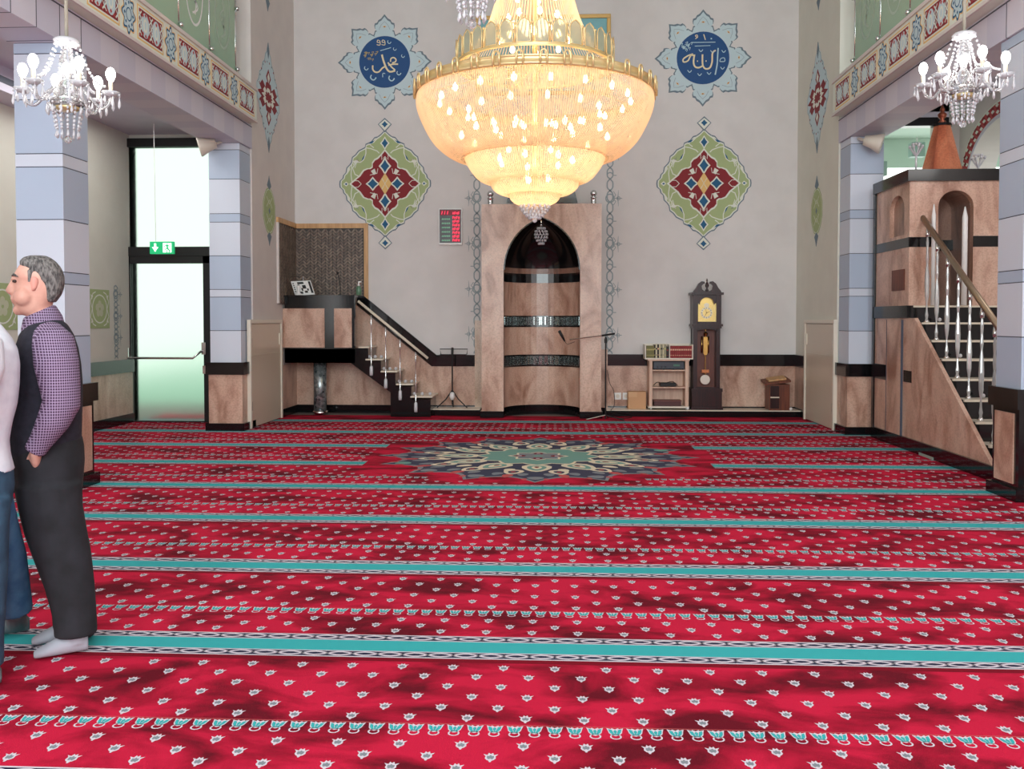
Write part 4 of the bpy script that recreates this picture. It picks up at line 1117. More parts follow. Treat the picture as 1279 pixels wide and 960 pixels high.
# ------------------------------------------------------------------ longcase clock
def clock():
    Y = 13.42; YBk = 13.7
    P = lambda x, y: PY(x, y, Y)
    xc = P(883.5, 400)[0]; s = (P(900, 400)[0]-P(867, 400)[0])/33.0   # metres per pixel
    Z = lambda y: P(883, y)[1]
    root = thing('longcase_clock', (xc, Y+.12, .1), 'dark mahogany longcase clock with brass dial and pendulum', 'clock')
    X = lambda dx: xc+dx*s
    bevel(MB().box(X(-18.5), X(19.5), Y, YBk, .1, Z(488)).build('base', WOODM, root), .008)
    MB().box(X(-19.5), X(20.5), Y-.02, YBk, .1, .14).box(X(-19), X(20), Y-.015, YBk, Z(489), Z(485)).build('base_moulding', WOODM, root)
    B = MB(); B.box(X(-16.5), X(-11.5), Y+.02, YBk, Z(486), Z(408)).box(X(12.5), X(17), Y+.02, YBk, Z(486), Z(408)).box(X(-16.5), X(17), Y+.2, YBk, Z(486), Z(408)).box(X(-12), X(13), Y+.02, Y+.06, Z(486), Z(483.5))
    f = lambda u, v, d: (u, Y+.02+d, v)
    arcp = [(X(-12), Z(408)), (X(13), Z(408)), (X(13), Z(414))]+[(X(.5+12.5*math.cos(PI*i/10)), Z(414)+3*s*math.sin(PI*i/10)) for i in range(11)]+[(X(-12), Z(414))]
    B.prism(arcp, f, 0, .04); B.build('trunk', WOODM, root)
    MB().box(X(-12), X(13), Y+.19, Y+.2, Z(485), Z(410)).build('trunk_back', WOODR, root)
    MB().box(X(-19), X(20), Y-.01, YBk, Z(407.5), Z(404.5)).box(X(-17.5), X(18.5), Y, YBk, Z(410), Z(407)).build('waist_moulding', WOODM, root)
    B = MB().box(X(-17.5), X(-11), Y+.01, YBk, Z(405), Z(368)).box(X(12), X(18), Y+.01, YBk, Z(405), Z(368)).box(X(-12), X(12), Y+.1, YBk, Z(405), Z(366)).box(X(-12), X(12), Y+.01, Y+.1, Z(405), Z(402))
    B.prism([(X(-17.5), Z(366)), (X(18), Z(366)), (X(18), Z(372))]+[(X(.3+9*math.cos(PI*i/10)), Z(380)+9*s*math.sin(PI*i/10)) for i in range(11)]+[(X(-17.5), Z(372))], f, 0, .05)
    B.build('hood', WOODM, root)
    MB().box(X(-20), X(20.5), Y-.02, YBk, Z(368), Z(365)).build('hood_cornice', WOODM, root)
    # broken swan-neck pediment
    for sg in (-1, 1):
        pts = [(-18, 366), (-17, 363), (-14, 359.5), (-11, 354), (-7, 351), (-3.5, 351.5), (-2.8, 354), (-5, 354.5), (-7, 357), (-6.5, 361), (-4, 363), (0, 363.5), (0, 366)]
        MB().prism([(X(.3+sg*-x if sg > 0 else .3+x), Z(y)) for x, y in pts], lambda u, v, d: (u, Y+.01+d, v), 0, .05).build('swan_neck', WOODM, root)
    MB().lathe([(.02, 0), (.028, .02), (.012, .05), (.03, .09), (.022, .12), (.008, .15), (.014, .17), (.003, .2)], (X(.3), Y+.04, Z(364)), 14).build('finial', WOODM, root, smooth=True)
    # dial
    dx = [X(-11), X(12)]; r = root
    DG = M('dial_brass', (226, 196, 120), .3, .7); DS = M('dial_silver', (215, 205, 180), .35, .4)
    B = MB().box(dx[0], dx[1], Y+.08, Y+.09, Z(401.5), Z(378)); B.prism([(X(.5+8*math.cos(PI*i/12)), Z(378)+7*s*math.sin(PI*i/12)) for i in range(13)], lambda u, v, d: (u, Y+.08+d, v), 0, .01)
    d = B.build('dial', DG, root)
    zc = Z(390.5); xx = X(.5); fr_ = lambda u, v, dd: (xx+u, Y+.08-dd, zc+v)
    B = MB().prism([(.088*math.cos(2*PI*i/32)*1, .088*math.sin(2*PI*i/32)) for i in range(32)], fr_, 0, .003); B.mat(1).prism([(.058*math.cos(2*PI*i/32), .058*math.sin(2*PI*i/32)) for i in range(32)], fr_, 0, .004)
    B.mat(2)
    for k in range(12):
        a = 2*PI*k/12; B.stroke([(.064*math.cos(a), .064*math.sin(a)), (.083*math.cos(a), .083*math.sin(a))], .007, fr_, .0045)
    for sx in (-1, 1):
        for sz in (-1, 1): B.mat(1).stroke(smooth([(sx*.06, sz*.1), (sx*.085, sz*.095), (sx*.1, sz*.075), (sx*.09, sz*.06)]), .008, fr_, .003)
    B.build('chapter_ring', [DS, DG, BLKMAT], d)
    MB().stroke([(0, 0), (.05, .02)], [.009, .003], fr_, .007).stroke([(0, 0), (-.03, -.06)], [.008, .002], fr_, .008).stroke([(0, 0), (-.02, .075)], [.006, .002], fr_, .0085).build('hands', BLKMAT, d, fix=False)
    MB().prism([(.04*math.cos(2*PI*i/24), .115+.035*math.sin(2*PI*i/24)) for i in range(24)], fr_, 0, .004).build('moon_disc', DS, d)
    # pendulum and weights
    Yp = Y+.12
    MB().tube([(X(.0), Yp, Z(411)), (X(0), Yp, Z(476))], .006, 6).box(X(-2.6), X(2.6), Yp-.008, Yp+.008, Z(442), Z(421)).build('pendulum_rod', BRASS, root)
    MB().lathe([(.005, 0), (.035, -.03), (.02, -.07)], (X(0), Yp-.01, Z(414)), 12).box(X(-2), X(2), Yp-.02, Yp, Z(443.5), Z(441)).build('brass_hook', BRASS, root)
    b = MB(); b.prism([(.075*math.cos(2*PI*i/32), .075*math.sin(2*PI*i/32)) for i in range(32)], lambda u, v, dd: (X(-.5)+u, Yp-.02-dd, Z(474.5)+v), 0, .012)
    bevel(b.build('pendulum_bob', M('bob_brushed', (215, 208, 195), .3, .8), root), .004)
    for k in (-4.2, 0.2, 4.2):
        MB().tube([(X(k), Yp+.03, Z(420)), (X(k), Yp+.03, Z(441))], .011 if k else .018, 10).build('weight', BRASS, root, smooth=True)
    MB().box(X(-4.5), X(4.5), Yp-.01, Yp+.01, Z(466), Z(462)).build('pendulum_crosspiece', M('copper', (190, 120, 80), .3, .8), root)
    G = M('clear_glass', (255, 255, 255), .02, alpha=.03)
    MB().box(dx[0]-.01, dx[1]+.01, Y+.03, Y+.034, Z(402), Z(379)).build('hood_glass', G, root)
clock()

# ------------------------------------------------------------------ book trolley and its books
def bookshelf():
    Y = 13.4; Yb = 13.68
    P = lambda x, y: PY(x, y, Y)
    X = lambda px: P(px, 450)[0]; Z = lambda py: P(840, py)[1]
    root = thing('book_trolley', (X(836), Y+.14, .1), 'pinkish wooden shelf trolley with a white book tray on top, beside the clock', 'bookshelf')
    for a, b in ((811.5, 815.5), (856.5, 861)): bevel(MB().box(X(a), X(b), Y, Yb, .13, Z(450)).build('side_panel', WOODP, root), .003)
    for y in (462.5, 484): MB().box(X(815.5), X(856.5), Y+.01, Yb, Z(y)-.009, Z(y)+.009).build('shelf', WOODP, root)
    MB().box(X(810.5), X(861.5), Y-.01, Yb, .125, .15).build('bottom_board', CREAMF, root)
    MB().box(X(815.5), X(856.5), Yb-.02, Yb, .15, Z(450)).build('back_panel', WOODP, root)
    MB().box(X(809.5), X(862), Y-.01, Yb, Z(450.5), Z(448.5)).build('top_board', WOODP, root)
    for a in (814, 858.5):
        for yy in (Y+.03, Yb-.03): MB().ball((X(a), yy, .1+.014), .014, 10).build('caster', WHITE, root, smooth=True)
    t = root
    B = MB().box(X(806), X(866), Y-.02, Yb, Z(448.5), Z(447)).box(X(806), X(807.2), Y-.02, Yb, Z(447), Z(430)).box(X(864.8), X(866), Y-.02, Yb, Z(447), Z(430)).box(X(806), X(866), Yb-.015, Yb, Z(447), Z(429.5)).box(X(836.3), X(837.3), Y, Yb, Z(447), Z(430))
    B.build('book_tray', CREAMF, root)
    zb = Z(447)+.0015
    def book(x, w, h, cols, label, group, d=.17, tilt=0):
        # cover shell, pages, spine lettering band
        m1, m2 = cols
        b = MB().box(x, x+w, Y, Y+d, zb, zb+h); b.mat(1).box(x+w*.1, x+w*.9, Y+.004, Y+d+.002, zb+.003, zb+h+.001)
        o = bevel(b.build('book', [m1, PAPER], label=label, cat='book', group=group), .0015, 1)
        MB().box(x+w*.08, x+w*.92, Y-.0015, Y, zb+h*.62, zb+h*.74).box(x+w*.08, x+w*.92, Y-.0015, Y, zb+h*.2, zb+h*.24).build('spine_band', m2, o)
        return o
    PAPER = M('book_paper', (225, 215, 190), .8)
    OLV = M('book_olive', (120, 116, 70), .6); OLG = M('book_olive_gold', (190, 176, 110), .5); RED = M('book_red', (140, 34, 38), .6); RG = M('book_red_gold', (220, 170, 140), .5)
    BK = M('book_black', (34, 30, 30), .6); CR = M('book_cream', (214, 204, 170), .6); GR = M('book_grey', (150, 146, 120), .6)
    x = X(807.8); w = (X(817.5)-x)/6
    for i in range(6):
        book(x+.001, w*.92, .185, (OLV, OLG), 'olive book with gilt bands, at the niche end of the tray', 'olive volumes on the trolley'); x += w
    mix = [(BK, OLG, .2, 1.6, 'thin black book next to the olive volumes'), (CR, BK, .205, 1.9, 'cream book between two black ones in the trolley tray'), (BK, RG, .205, 1.9, 'black book with pale bands beside the cream one'),
           (CR, OLG, .2, 1.6, 'cream book with gilt bands in the middle of the tray'), (GR, BK, .205, 2.2, 'broad grey-green book in the middle of the tray'), (CR, GR, .205, 1.6, 'cream book with grey bands near the middle of the tray'),
           (GR, OLG, .205, 2.6, 'thick grey-green book beside the dark red one'), (BK, RED, .175, 2.4, 'short black book with red bands next to the tray divider')]
    tot = sum(q[3] for q in mix); span = X(836)-x-.004
    for m1, m2, h, wd, lab in mix:
        ww = span*wd/tot; book(x, ww*.93, h, (m1, m2), lab, 'mixed books in the trolley tray'); x += ww
    x = X(837.6); w = (X(864.6)-x)/10
    for i in range(10):
        book(x, w*.92, .183, (RED, RG), 'dark red book with pale gilt bands, at the clock end of the tray', 'red volumes on the trolley'); x += w
    # receiver and devices on the shelves
    r2 = thing('amplifier', (X(836), Y+.13, Z(462.5)+.011), 'dark blue-black audio amplifier on the upper trolley shelf', 'amplifier')
    z0 = Z(462.5)+.011
    bevel(MB().box(X(817), X(855.5), Y+.03, Yb-.04, z0+.01, Z(451.5)).build('case', M('amp_dark', (44, 50, 62), .35), r2), .004)
    for k in range(3): MB().tube([(X(822+5*k), Y+.03, z0+.04), (X(822+5*k), Y+.015, z0+.04)], .011, 12).build('knob', BLKMAT, r2)
    MB().box(X(842), X(850), Y+.026, Y+.03, z0+.05, z0+.08).build('display', M('amp_display', (60, 110, 90), .3), r2)
    for k in range(4): MB().box(X(818+12*k)-.012, X(818+12*k)+.012, Y+.04, Y+.07, z0, z0+.01).build('foot', BLKMAT, r2)
    z0 = Z(484)+.016
    r3 = thing('cassette_deck', (X(838), Y+.13, z0), 'low dark device lying on the middle trolley shelf', 'device')
    bevel(MB().box(X(826), X(846), Y+.05, Yb-.05, z0, z0+.05).build('case', BLKMAT, r3), .006)
    MB().tube(smooth([(X(818), Y+.1, z0+.01), (X(822), Y+.08, z0+.06), (X(828), Y+.1, z0+.05), (X(834), Y+.07, z0+.055), (X(842), Y+.1, z0+.07), (X(848), Y+.1, z0+.01)]), .006, 6).build('cable', BLKMAT, r3)
    z0 = .152
    r4 = thing('storage_box', (X(834), Y+.13, z0), 'flat dark red box on the bottom trolley shelf', 'box')
    bevel(MB().box(X(818), X(852), Y+.04, Yb-.05, z0, z0+.07).build('body', M('box_dark_red', (80, 36, 36), .5), r4), .004)
    MB().box(X(817.5), X(852.5), Y+.036, Yb-.046, z0+.07, z0+.085).build('lid', M('box_lid', (110, 60, 54), .5), r4)
    # cardboard box leaning on the marble left of the trolley
    zc = PY(790, 505, 13.55)[1]
    r5 = thing('cardboard_box', (X(799), 13.62, .1), 'tan cardboard box on the ledge between the sockets and the book trolley', 'box')
    CB = M('cardboard', (206, 160, 120), .8)
    bevel(MB().box(X(786), X(808.5), 13.5, 13.7, .1, Z(490)).build('carton', CB, r5), .003)
    MB().box(X(786), X(797), 13.49, 13.5, Z(490)-.08, Z(490)).build('flap', M('cardboard_light', (214, 172, 132), .8), r5)
bookshelf()

# wooden reading lectern by the right corner
def crate():
    Y = 13.35
    P = lambda x, y: PY(x, y, Y)
    X = lambda px: P(px, 490)[0]; Z = lambda py: P(975, py)[1]
    root = thing('low_lectern', (X(975), Y+.15, .1), 'low brown wooden lectern with sloping top in the corner by the cream hatch', 'lectern')
    MB().box(X(962), X(987.5), Y+.02, Y+.3, .1, Z(480)).build('body', WOODB, root)
    MB().box(X(963), X(974), Y+.01, Y+.02, Z(510), Z(497)).box(X(963), X(974), Y+.01, Y+.02, Z(495), Z(482)).build('front_panel', WOODM, root)
    MB().box(X(963), X(974), Y, Y+.02, Z(497), Z(495.5)).build('pale_strip', TREAD, root)
    a, b = (X(957), Z(480.5)), (X(989), Z(476))
    ob = MB(); ob.prism([(X(956.5), Z(481)), (X(988), Z(477)), (X(988), Z(474.5)), (X(956.5), Z(478.5))], lambda u, v, d: (u, Y-.02+d, v+d*.12), 0, .34); ob.build('sloping_top', WOODB, root)
    ob = MB(); ob.prism([(X(962), Z(478)), (X(984), Z(475)), (X(984), Z(473)), (X(962), Z(476))], lambda u, v, d: (u, Y+.06+d, v+d*.14+.01), 0, .2); ob.build('book_ledge', WOODL, root)
crate()
for px, lab in ((859.5, 'small white door stop ball on the ledge below the trolley'), (988.5, 'small white door stop ball on the ledge by the lectern')):
    x, z = PY(px, 511, 13.36)
    o = MB().ball((x, 13.368, .1+.024), .024, 12).build('ledge_knob', WHITE, smooth=True, label=lab, cat='knob')

# ------------------------------------------------------------------ marble minbar with crystal balusters (right)
def minbar():
    X0 = 3.95; X1 = 4.95
    root = thing('minbar', ((X0+X1)/2+.2, 9.3, 0), 'tall pink marble pulpit tower with black steps and crystal balusters', 'minbar')
    zst = lambda k: .105+.189*k                              # tread heights
    yst = lambda k: 8.076+.254*k
    N = 8; zp = zst(N)+.0
    Y9 = yst(N)                                             # platform front
    fs = lambda u, v, d: (X0+d, u, v)                       # side plane, u = Y
    # side marble triangle, black stringer, skirting
    sl = .187/.243
    MB().prism([(8.14, .13), (11.1, .13), (11.1, zp-.14), (9.91, zp-.14)], fs, 0, .04).build('side_marble', MARB, root)
    pts = [(yst(0)-.0, .002), (yst(0)+.0, .002), (yst(0)+.0, zst(0))]
    for k in range(N+1):
        if k: pts.append((yst(k), zst(k)))
        if k < N: pts.append((yst(k+1), zst(k)))
    pts += [(Y9+.3, zp), (Y9+.3, zp-.16), (yst(0)+.12, .1), (yst(0)+.12, .002)]
    MB().prism(pts[1:], lambda u, v, d: (X0+.041+d, u, v), 0, .012).build('stringer', BLACK, root)
    MB().box(X0-.03, X0+.04, yst(0)-.02, 11.1, .002, .14).build('skirting', BLACK, root)
    MB().box(X0-.035, X0+.02, 9.3, 9.66, .002, .03).build('floor_grille', M('grille_green', (150, 170, 160), .4), root)
    # risers and treads as blocks
    B = MB()
    for k in range(N): B.box(X0+.05, X1, yst(k), yst(k)+.3, 0.002 if k < 2 else zst(k)-.4, zst(k)-.02)
    B.box(X0+.05, X1, Y9, 11.1, zp-.3, zp-.02); B.build('risers', BLACK, root)
    for k in range(N+1):
        bevel(MB().box(X0+.056, X1+.02, yst(k)-.025, yst(k)+.27 if k < N else Y9+.3, zst(k)-.022, zst(k)).build('tread', TREAD, root), .004)
    # black cap band of the lower block, door strip
    MB().box(X0-.02, X0+.05, Y9-.04, 11.12, zp-.14, zp).build('platform_band', BLACK, root)
    yd0, _ = PX(1128, 450, X0); yd1, _ = PX(1110, 450, X0)
    MB().box(X0-.02, X0, yd0, yd1, 0.02, zp-.16).build('marble_door_leaf', MARB, root)
    MB().box(X0-.024, X0-.0, yd0-.008, yd0, .02, zp-.16).box(X0-.024, X0, yd1, yd1+.008, .02, zp-.16).build('door_joint', LINE, root)
    ya, z_ = PX(1139, 478, X0); yb, z2 = PX(1129.5, 462, X0)
    MB().box(X0-.005, X0+.02, ya, yb, z_, z2).build('black_square_inlay', BLACK, root)
    MB().box(X0-.01, X0+.01, yd1+.008, 11.1, .74, .92).build('side_band', BLACK, root)
    # tower
    zt = 3.13; T0 = Y9-.03; T1 = 11.12
    TX1 = 5.35
    ha, hb = PX(1130, 270, X0)[0], PX(1112, 270, X0)[0]; hc = (ha+hb)/2; hr = (hb-ha)/2
    # side face with small arched niche opening
    B = MB(); z0n, z1n = 2.42, 2.72
    B.box(X0, X0+.06, T0, hc-hr, zp, zt-.12).box(X0, X0+.06, hc+hr, T1, zp, zt-.12).box(X0, X0+.06, hc-hr, hc+hr, zp, z0n)
    n = 12; ar = [(hc-hr*math.cos(PI*i/n), z1n+.17*math.sin(PI*i/n)) for i in range(n+1)]
    for i in range(n): B.prism([ar[i], ar[i+1], (ar[i+1][0], zt-.12), (ar[i][0], zt-.12)], fs, 0, .06)
    B.build('tower_side', MARB, root)
    # niche recess
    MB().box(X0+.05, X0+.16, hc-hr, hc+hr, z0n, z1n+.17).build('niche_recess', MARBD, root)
    # front face with big arch
    fx = lambda u, v, d: (u, T0+d, v)
    a0 = PY(1172, 300, T0)[0]; a1 = PY(1216, 300, T0)[0]; ac = (a0+a1)/2; aR = (a1-a0)/2; az = 2.72
    B = MB(); B.box(X0+.061, a0, T0, T0+.08, zp, zt-.12).box(a1, TX1, T0, T0+.08, zp, zt-.12)
    ar = [(ac-aR*math.cos(PI*i/16), az+aR*.92*math.sin(PI*i/16)) for i in range(17)]
    for i in range(16): B.prism([ar[i], ar[i+1], (ar[i+1][0], zt-.12), (ar[i][0], zt-.12)], fx, 0, .078)
    B.build('tower_front', MARB, root)
    B = MB(); B.box(a0-.02, a1+.02, T0+.55, T0+.6, zp, zt-.1); 
    for i in range(16): B.prism([ar[i], ar[i+1], (ar[i+1][0]*.999, ar[i+1][1]+.02), (ar[i][0]*.999, ar[i][1]+.02)], fx, .08, .55)
    B.box(a0-.03, a0, T0+.08, T0+.58, zp, az).box(a1, a1+.03, T0+.08, T0+.58, zp, az)
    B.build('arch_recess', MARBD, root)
    MB().box(a0, a1, T0+.5, T0+.55, 2.27, 2.39).build('recess_band', BLACK, root)
    MB().box(X0-.006, X0+.005, T0, T1, 2.27, 2.38).build('black_band', BLACK, root); MB().box(X0-.006, a0, T0-.006, T0+.005, 2.27, 2.38).build('black_band', BLACK, root); MB().box(a1, TX1, T0-.006, T0+.005, 2.27, 2.39).build('black_band', BLACK, root)
    MB().box(X0-.03, TX1+.03, T0-.03, T1+.02, zt-.13, zt).build('cornice', BLACK, root)
    MB().box(X0, X0+.02, T1-.04, T1, zp, zt-.13).box(X0-.02, X0+.02, T1-.03, T1+.03, .002, zt).build('black_edge', BLACK, root)
    ya, za = PX(1130.5, 362, X0); yb, zb = PX(1115.5, 338, X0)
    MB().box(X0-.012, X0, ya, yb, za, zb).build('brown_plaque', WOODB, root)
    # white posts at the arch
    for px, y0, y1, w in ((1166.5, 362, 255, .022), (1205.5, 372, 258, .03)):
        x, zz = PY(px, y1, T0-.05); MB().lathe([(w, 0), (w, zz-zp-.12), (w*.2, zz-zp)], (x, T0-.06, zp), 10).build('white_post', WHITE, root, smooth=True)
    # orange marble cone with finial
    Yc = 10.5; xb0 = PY(1152, 212, Yc)[0]; xb1 = PY(1201, 212, Yc)[0]; xc = (xb0+xb1)/2; rb = (xb1-xb0)/2; zc = PY(1175, 158, Yc)[1]
    OM = marble('orange_marble', (206, 124, 88), (170, 84, 56), (224, 150, 112), .3)
    MB().lathe([(rb*1.08, 0), (rb*.42, zc-zt)], (xc, Yc, zt), 8).build('marble_spire', OM, root)
    MB().lathe([(rb*.5, 0), (rb*.5, .03)], (xc, Yc, zc), 8).build('spire_cap', BLACK, root)
    MB().lathe([(.03, 0), (.045, .02), (.02, .05), (.045, .08), (.05, .11), (.02, .14), (.03, .16), (.005, .22)], (xc, Yc, zc+.03), 12).build('spire_finial', M('copper_finial', (150, 84, 60), .3, .6), root, smooth=True)
    # crystal sprays on the cornice corners
    for px, yt in ((1145, 180), (1222.5, 194)):
        x, z = PY(px, yt, T0+.12)
        B = MB().tube([(x, T0+.12, zt), (x, T0+.12, z-.1)], .012, 8)
        for k in range(8):
            a = 2*PI*k/8; B.tube(smooth([(x, T0+.12, z-.14), (x+.035*math.cos(a), T0+.12+.035*math.sin(a), z-.09), (x+.07*math.cos(a), T0+.12+.07*math.sin(a), z-.03)], 4), [.008]*8+[.003], 6)
            B.ball((x+.07*math.cos(a), T0+.12+.07*math.sin(a), z-.03), .017, 6)
            B.ball((x+.04*math.cos(a+.4), T0+.12+.04*math.sin(a+.4), z-.0), .015, 6)
        B.build('crystal_spray', CRYSTW, root, smooth=True)
    # balusters and handrail
    Xb = X0+.15
    def railz(y): return 2.55-(y-9.85)*-.70
    (y_top, z_top), (y_bot, z_bot) = PX(1151, 268.5, Xb), PX(1240, 397, Xb)
    sl = (z_top-z_bot)/(y_top-y_bot)
    yend = yst(0)+.05
    MB().tube([(Xb, y_top+.02, z_top+.01), (Xb, yend, z_bot+sl*(yend-y_bot))], .032, 12).build('handrail', BRONZE, root, smooth=True)
    MB().ball((Xb, y_top+.03, z_top+.01), .036, 10).build('rail_end', CHROME, root, smooth=True)
    for k in range(N+1):
        y = yst(k)+.10; z0 = zst(k); z1 = z_bot+sl*(y-y_bot)-.03; L = z1-z0
        prof = [(.03, 0), (.034, .015), (.018, .04), (.026, .08), (.016, .13), (.012, .2), (.03, .3), (.036, L*.42), (.03, L*.52), (.014, L*.62), (.024, L*.68), (.016, L*.76), (.022, L*.84), (.012, L*.9), (.022, L*.95), (.012, L)]
        b = MB().lathe([(q*.74, h_) for q, h_ in prof], (Xb, y, z0), 8).build('baluster', CRYSTB, root)
        MB().lathe([(.018, L*.9), (.022, L*.93), (.014, L)], (Xb, y, z0), 10).build('baluster_ferrule', CHROME, root, smooth=True); MB().lathe([(.03, 0), (.032, .01), (.018, .03)], (Xb, y, z0), 10).build('baluster_foot', CHROME, root, smooth=True)
        MB().ball((X0+.3, y+.02, z0+.03), .022, 8).build('crystal_knob', CRYSTW, root, smooth=True) if k % 2 else None
CRYSTB = M('crystal_baluster', (226, 228, 226), .08, trans=.55, metal=.15, ior=1.5)
minbar()
for px, py, w, h, Y in ((1148, 186, .2, .22, 13.6), (1103, 210, .14, .22, 13.6)):
    x, z = PY(px, py, Y)
    root = thing('wall_speaker', (x, Y, z-h/2), ('mint grey box speaker behind the orange marble spire' if px > 1120 else 'mint grey box speaker half hidden by the far pillar'), 'speaker')
    bevel(MB().box(x-w/2, x+w/2, Y, Y+.15, z-h/2, z+h/2).build('cabinet', M('mint_grey', (150, 180, 172), .5), root), .01)
    MB().tube([(x, Y+.07, z+h/2), (x, Y+.07, 4.22)], .012, 6).build('hanger', CHROME, root)

# ------------------------------------------------------------------ great chandelier
def great_chandelier():
    Yc = 8.0; xc, _ = PY(668.5, 125, Yc); z0 = 0
    root = thing('great_chandelier', (xc, Yc, 2.36), 'huge tiered chandelier of warm-lit bead strands and gilt rings', 'chandelier')
    BEAD, n, l, b = newmat('bead_strand')
    b.inputs['Base Color'].default_value = lin((248, 226, 200)); b.inputs['Roughness'].default_value = .25
    tr = n.new('ShaderNodeBsdfTranslucent'); tr.inputs[0].default_value = lin((255, 230, 204))
    mx = n.new('ShaderNodeMixShader'); mx.inputs[0].default_value = .62
    out = [k for k in n if k.type == 'OUTPUT_MATERIAL'][0]
    l.new(b.outputs[0], mx.inputs[1]); l.new(tr.outputs[0], mx.inputs[2]); l.new(mx.outputs[0], out.inputs[0])
    def strands(prof, cnt, r, nm, wob=.0, rows=True):
        B = MB(); P = prof
        # resample profile
        sp = smooth(prof, 4)
        for i in range(cnt):
            a = 2*PI*i/cnt; ca, sa = math.cos(a), math.sin(a)
            st = []
            for (rr, z) in sp:
                c = (xc+rr*ca, Yc+rr*sa, z); k = len(B.v); st.append(k)
                tx, ty = -sa, ca
                B.v += [(c[0]+tx*r, c[1]+ty*r, z), (c[0]+ca*r, c[1]+sa*r, z), (c[0]-tx*r, c[1]-ty*r, z)]
            for j in range(len(st)-1):
                A, D = st[j], st[j+1]
                B.face([A, A+1, D+1, D]); B.face([A+1, A+2, D+2, D+1])
        return B.build(nm, BEAD, root, fix=False, kind='stuff')
    def netting(prof, nm):
        m, n, l, b = newmat('bead_netting_'+nm)
        b.inputs['Base Color'].default_value = lin((248, 230, 200)); b.inputs['Roughness'].default_value = .4
        tr = n.new('ShaderNodeBsdfTranslucent'); tr.inputs[0].default_value = lin((255, 232, 200))
        tp = n.new('ShaderNodeBsdfTransparent'); m1 = n.new('ShaderNodeMixShader'); m2 = n.new('ShaderNodeMixShader')
        m1.inputs[0].default_value = .6
        tc = n.new('ShaderNodeTexCoord'); nz = n.new('ShaderNodeTexNoise'); nz.inputs['Scale'].default_value = 14; nz.inputs['Detail'].default_value = 4
        cr = n.new('ShaderNodeValToRGB'); cr.color_ramp.elements[0].position = .35; cr.color_ramp.elements[0].color = (.15, .15, .15, 1); cr.color_ramp.elements[1].position = .62; cr.color_ramp.elements[1].color = (.6, .6, .6, 1)
        l.new(tc.outputs['Object'], nz.inputs['Vector']); l.new(nz.outputs[0], cr.inputs[0]); l.new(cr.outputs[0], m2.inputs[0])
        out = [k for k in n if k.type == 'OUTPUT_MATERIAL'][0]
        l.new(b.outputs[0], m1.inputs[1]); l.new(tr.outputs[0], m1.inputs[2]); l.new(tp.outputs[0], m2.inputs[1]); l.new(m1.outputs[0], m2.inputs[2]); l.new(m2.outputs[0], out.inputs[0])
        return MB().lathe(smooth([(max(r_-.02, .005), z) for r_, z in prof], 4), (xc, Yc, 0), 96, caps=False).build(nm, m, root, smooth=True, fix=False)
    t1 = [(1.055, 3.46), (1.06, 3.36), (1.01, 3.22), (.92, 3.06), (.80, 2.95), (.68, 2.90), (.60, 2.93)]
    t2 = [(.64, 3.02), (.64, 2.94), (.60, 2.84), (.52, 2.735), (.43, 2.69), (.35, 2.69)]
    t3 = [(.41, 2.74), (.40, 2.68), (.36, 2.62), (.29, 2.585), (.21, 2.585)]
    t4 = [(.235, 2.62), (.22, 2.55), (.18, 2.51), (.12, 2.49), (.06, 2.49)]
    strands(t1, 330, .0045, 'outer_bead_bowl'); netting(t1, 'outer_net')
    strands(t2, 210, .0045, 'second_bead_bowl'); netting(t2, 'second_net')
    strands(t3, 140, .004, 'third_bead_bowl'); netting(t3, 'third_net')
    strands(t4, 90, .004, 'fourth_bead_bowl'); netting(t4, 'fourth_net')
    # tip of stacked crystal rings
    B = MB()
    for j, (rr, z) in enumerate(((.13, 2.475), (.115, 2.45), (.095, 2.425), (.075, 2.40), (.05, 2.38))):
        for i in range(16): a = 2*PI*i/16+j*.2; B.ball((xc+rr*math.cos(a), Yc+rr*math.sin(a), z), .014, 6, 1.4, 4)
    B.ball((xc, Yc, 2.355), .022, 10); B.build('crystal_tip', CRYSTW, root, smooth=True, kind='stuff')
    # gilt rim with arched clips
    B = MB().lathe([(1.045, 3.45), (1.075, 3.45), (1.08, 3.47), (1.06, 3.48), (1.06, 3.52), (1.075, 3.53), (1.045, 3.53), (1.045, 3.45)], (xc, Yc, 0), 96, caps=False)
    B.build('gilt_rim', BRASSP, root, smooth=True, fix=False)
    for i in range(36):
        a = 2*PI*(i+.5)/36; ca, sa = math.cos(a), math.sin(a); w = .026
        pts = []
        for k in range(9):
            t = PI*k/8; q = w*math.cos(t); zz = 3.53+.03*math.sin(t)
            pts.append((xc+1.085*ca-sa*q, Yc+1.085*sa+ca*q, zz))
        pts = [(pts[0][0], pts[0][1], 3.44)]+pts+[(pts[-1][0], pts[-1][1], 3.44)]
        MB().tube(pts, .009, 5).build('rim_clip', BRASSP, root, smooth=True)
    # flat plate of the crown with radial brass arms
    B = MB()
    for i in range(12):
        a = 2*PI*i/12; B.tube([(xc, Yc, 3.74), (xc+1.05*math.cos(a), Yc+1.05*math.sin(a), 3.5)], .008, 5)
    B.tube([(xc, Yc, 2.6), (xc, Yc, 5.6)], .025, 10); B.lathe([(.15, 3.72), (.2, 3.74), (.15, 3.77)], (xc, Yc, 0), 24)
    B.build('inner_frame', BRASSP, root, smooth=True)
    # crown of arched glass tablets
    RC = .70; zc0, zc1 = 3.735, 3.935
    MB().lathe([(RC-.02, zc0-.02), (RC+.01, zc0-.02), (RC+.01, zc0), (RC-.02, zc0), (RC-.02, zc0-.02)], (xc, Yc, 0), 72, caps=False).build('crown_ring', BRASSP, root, fix=False)
    GT = M('glass_tablet', (222, 222, 196), .12, trans=.6)
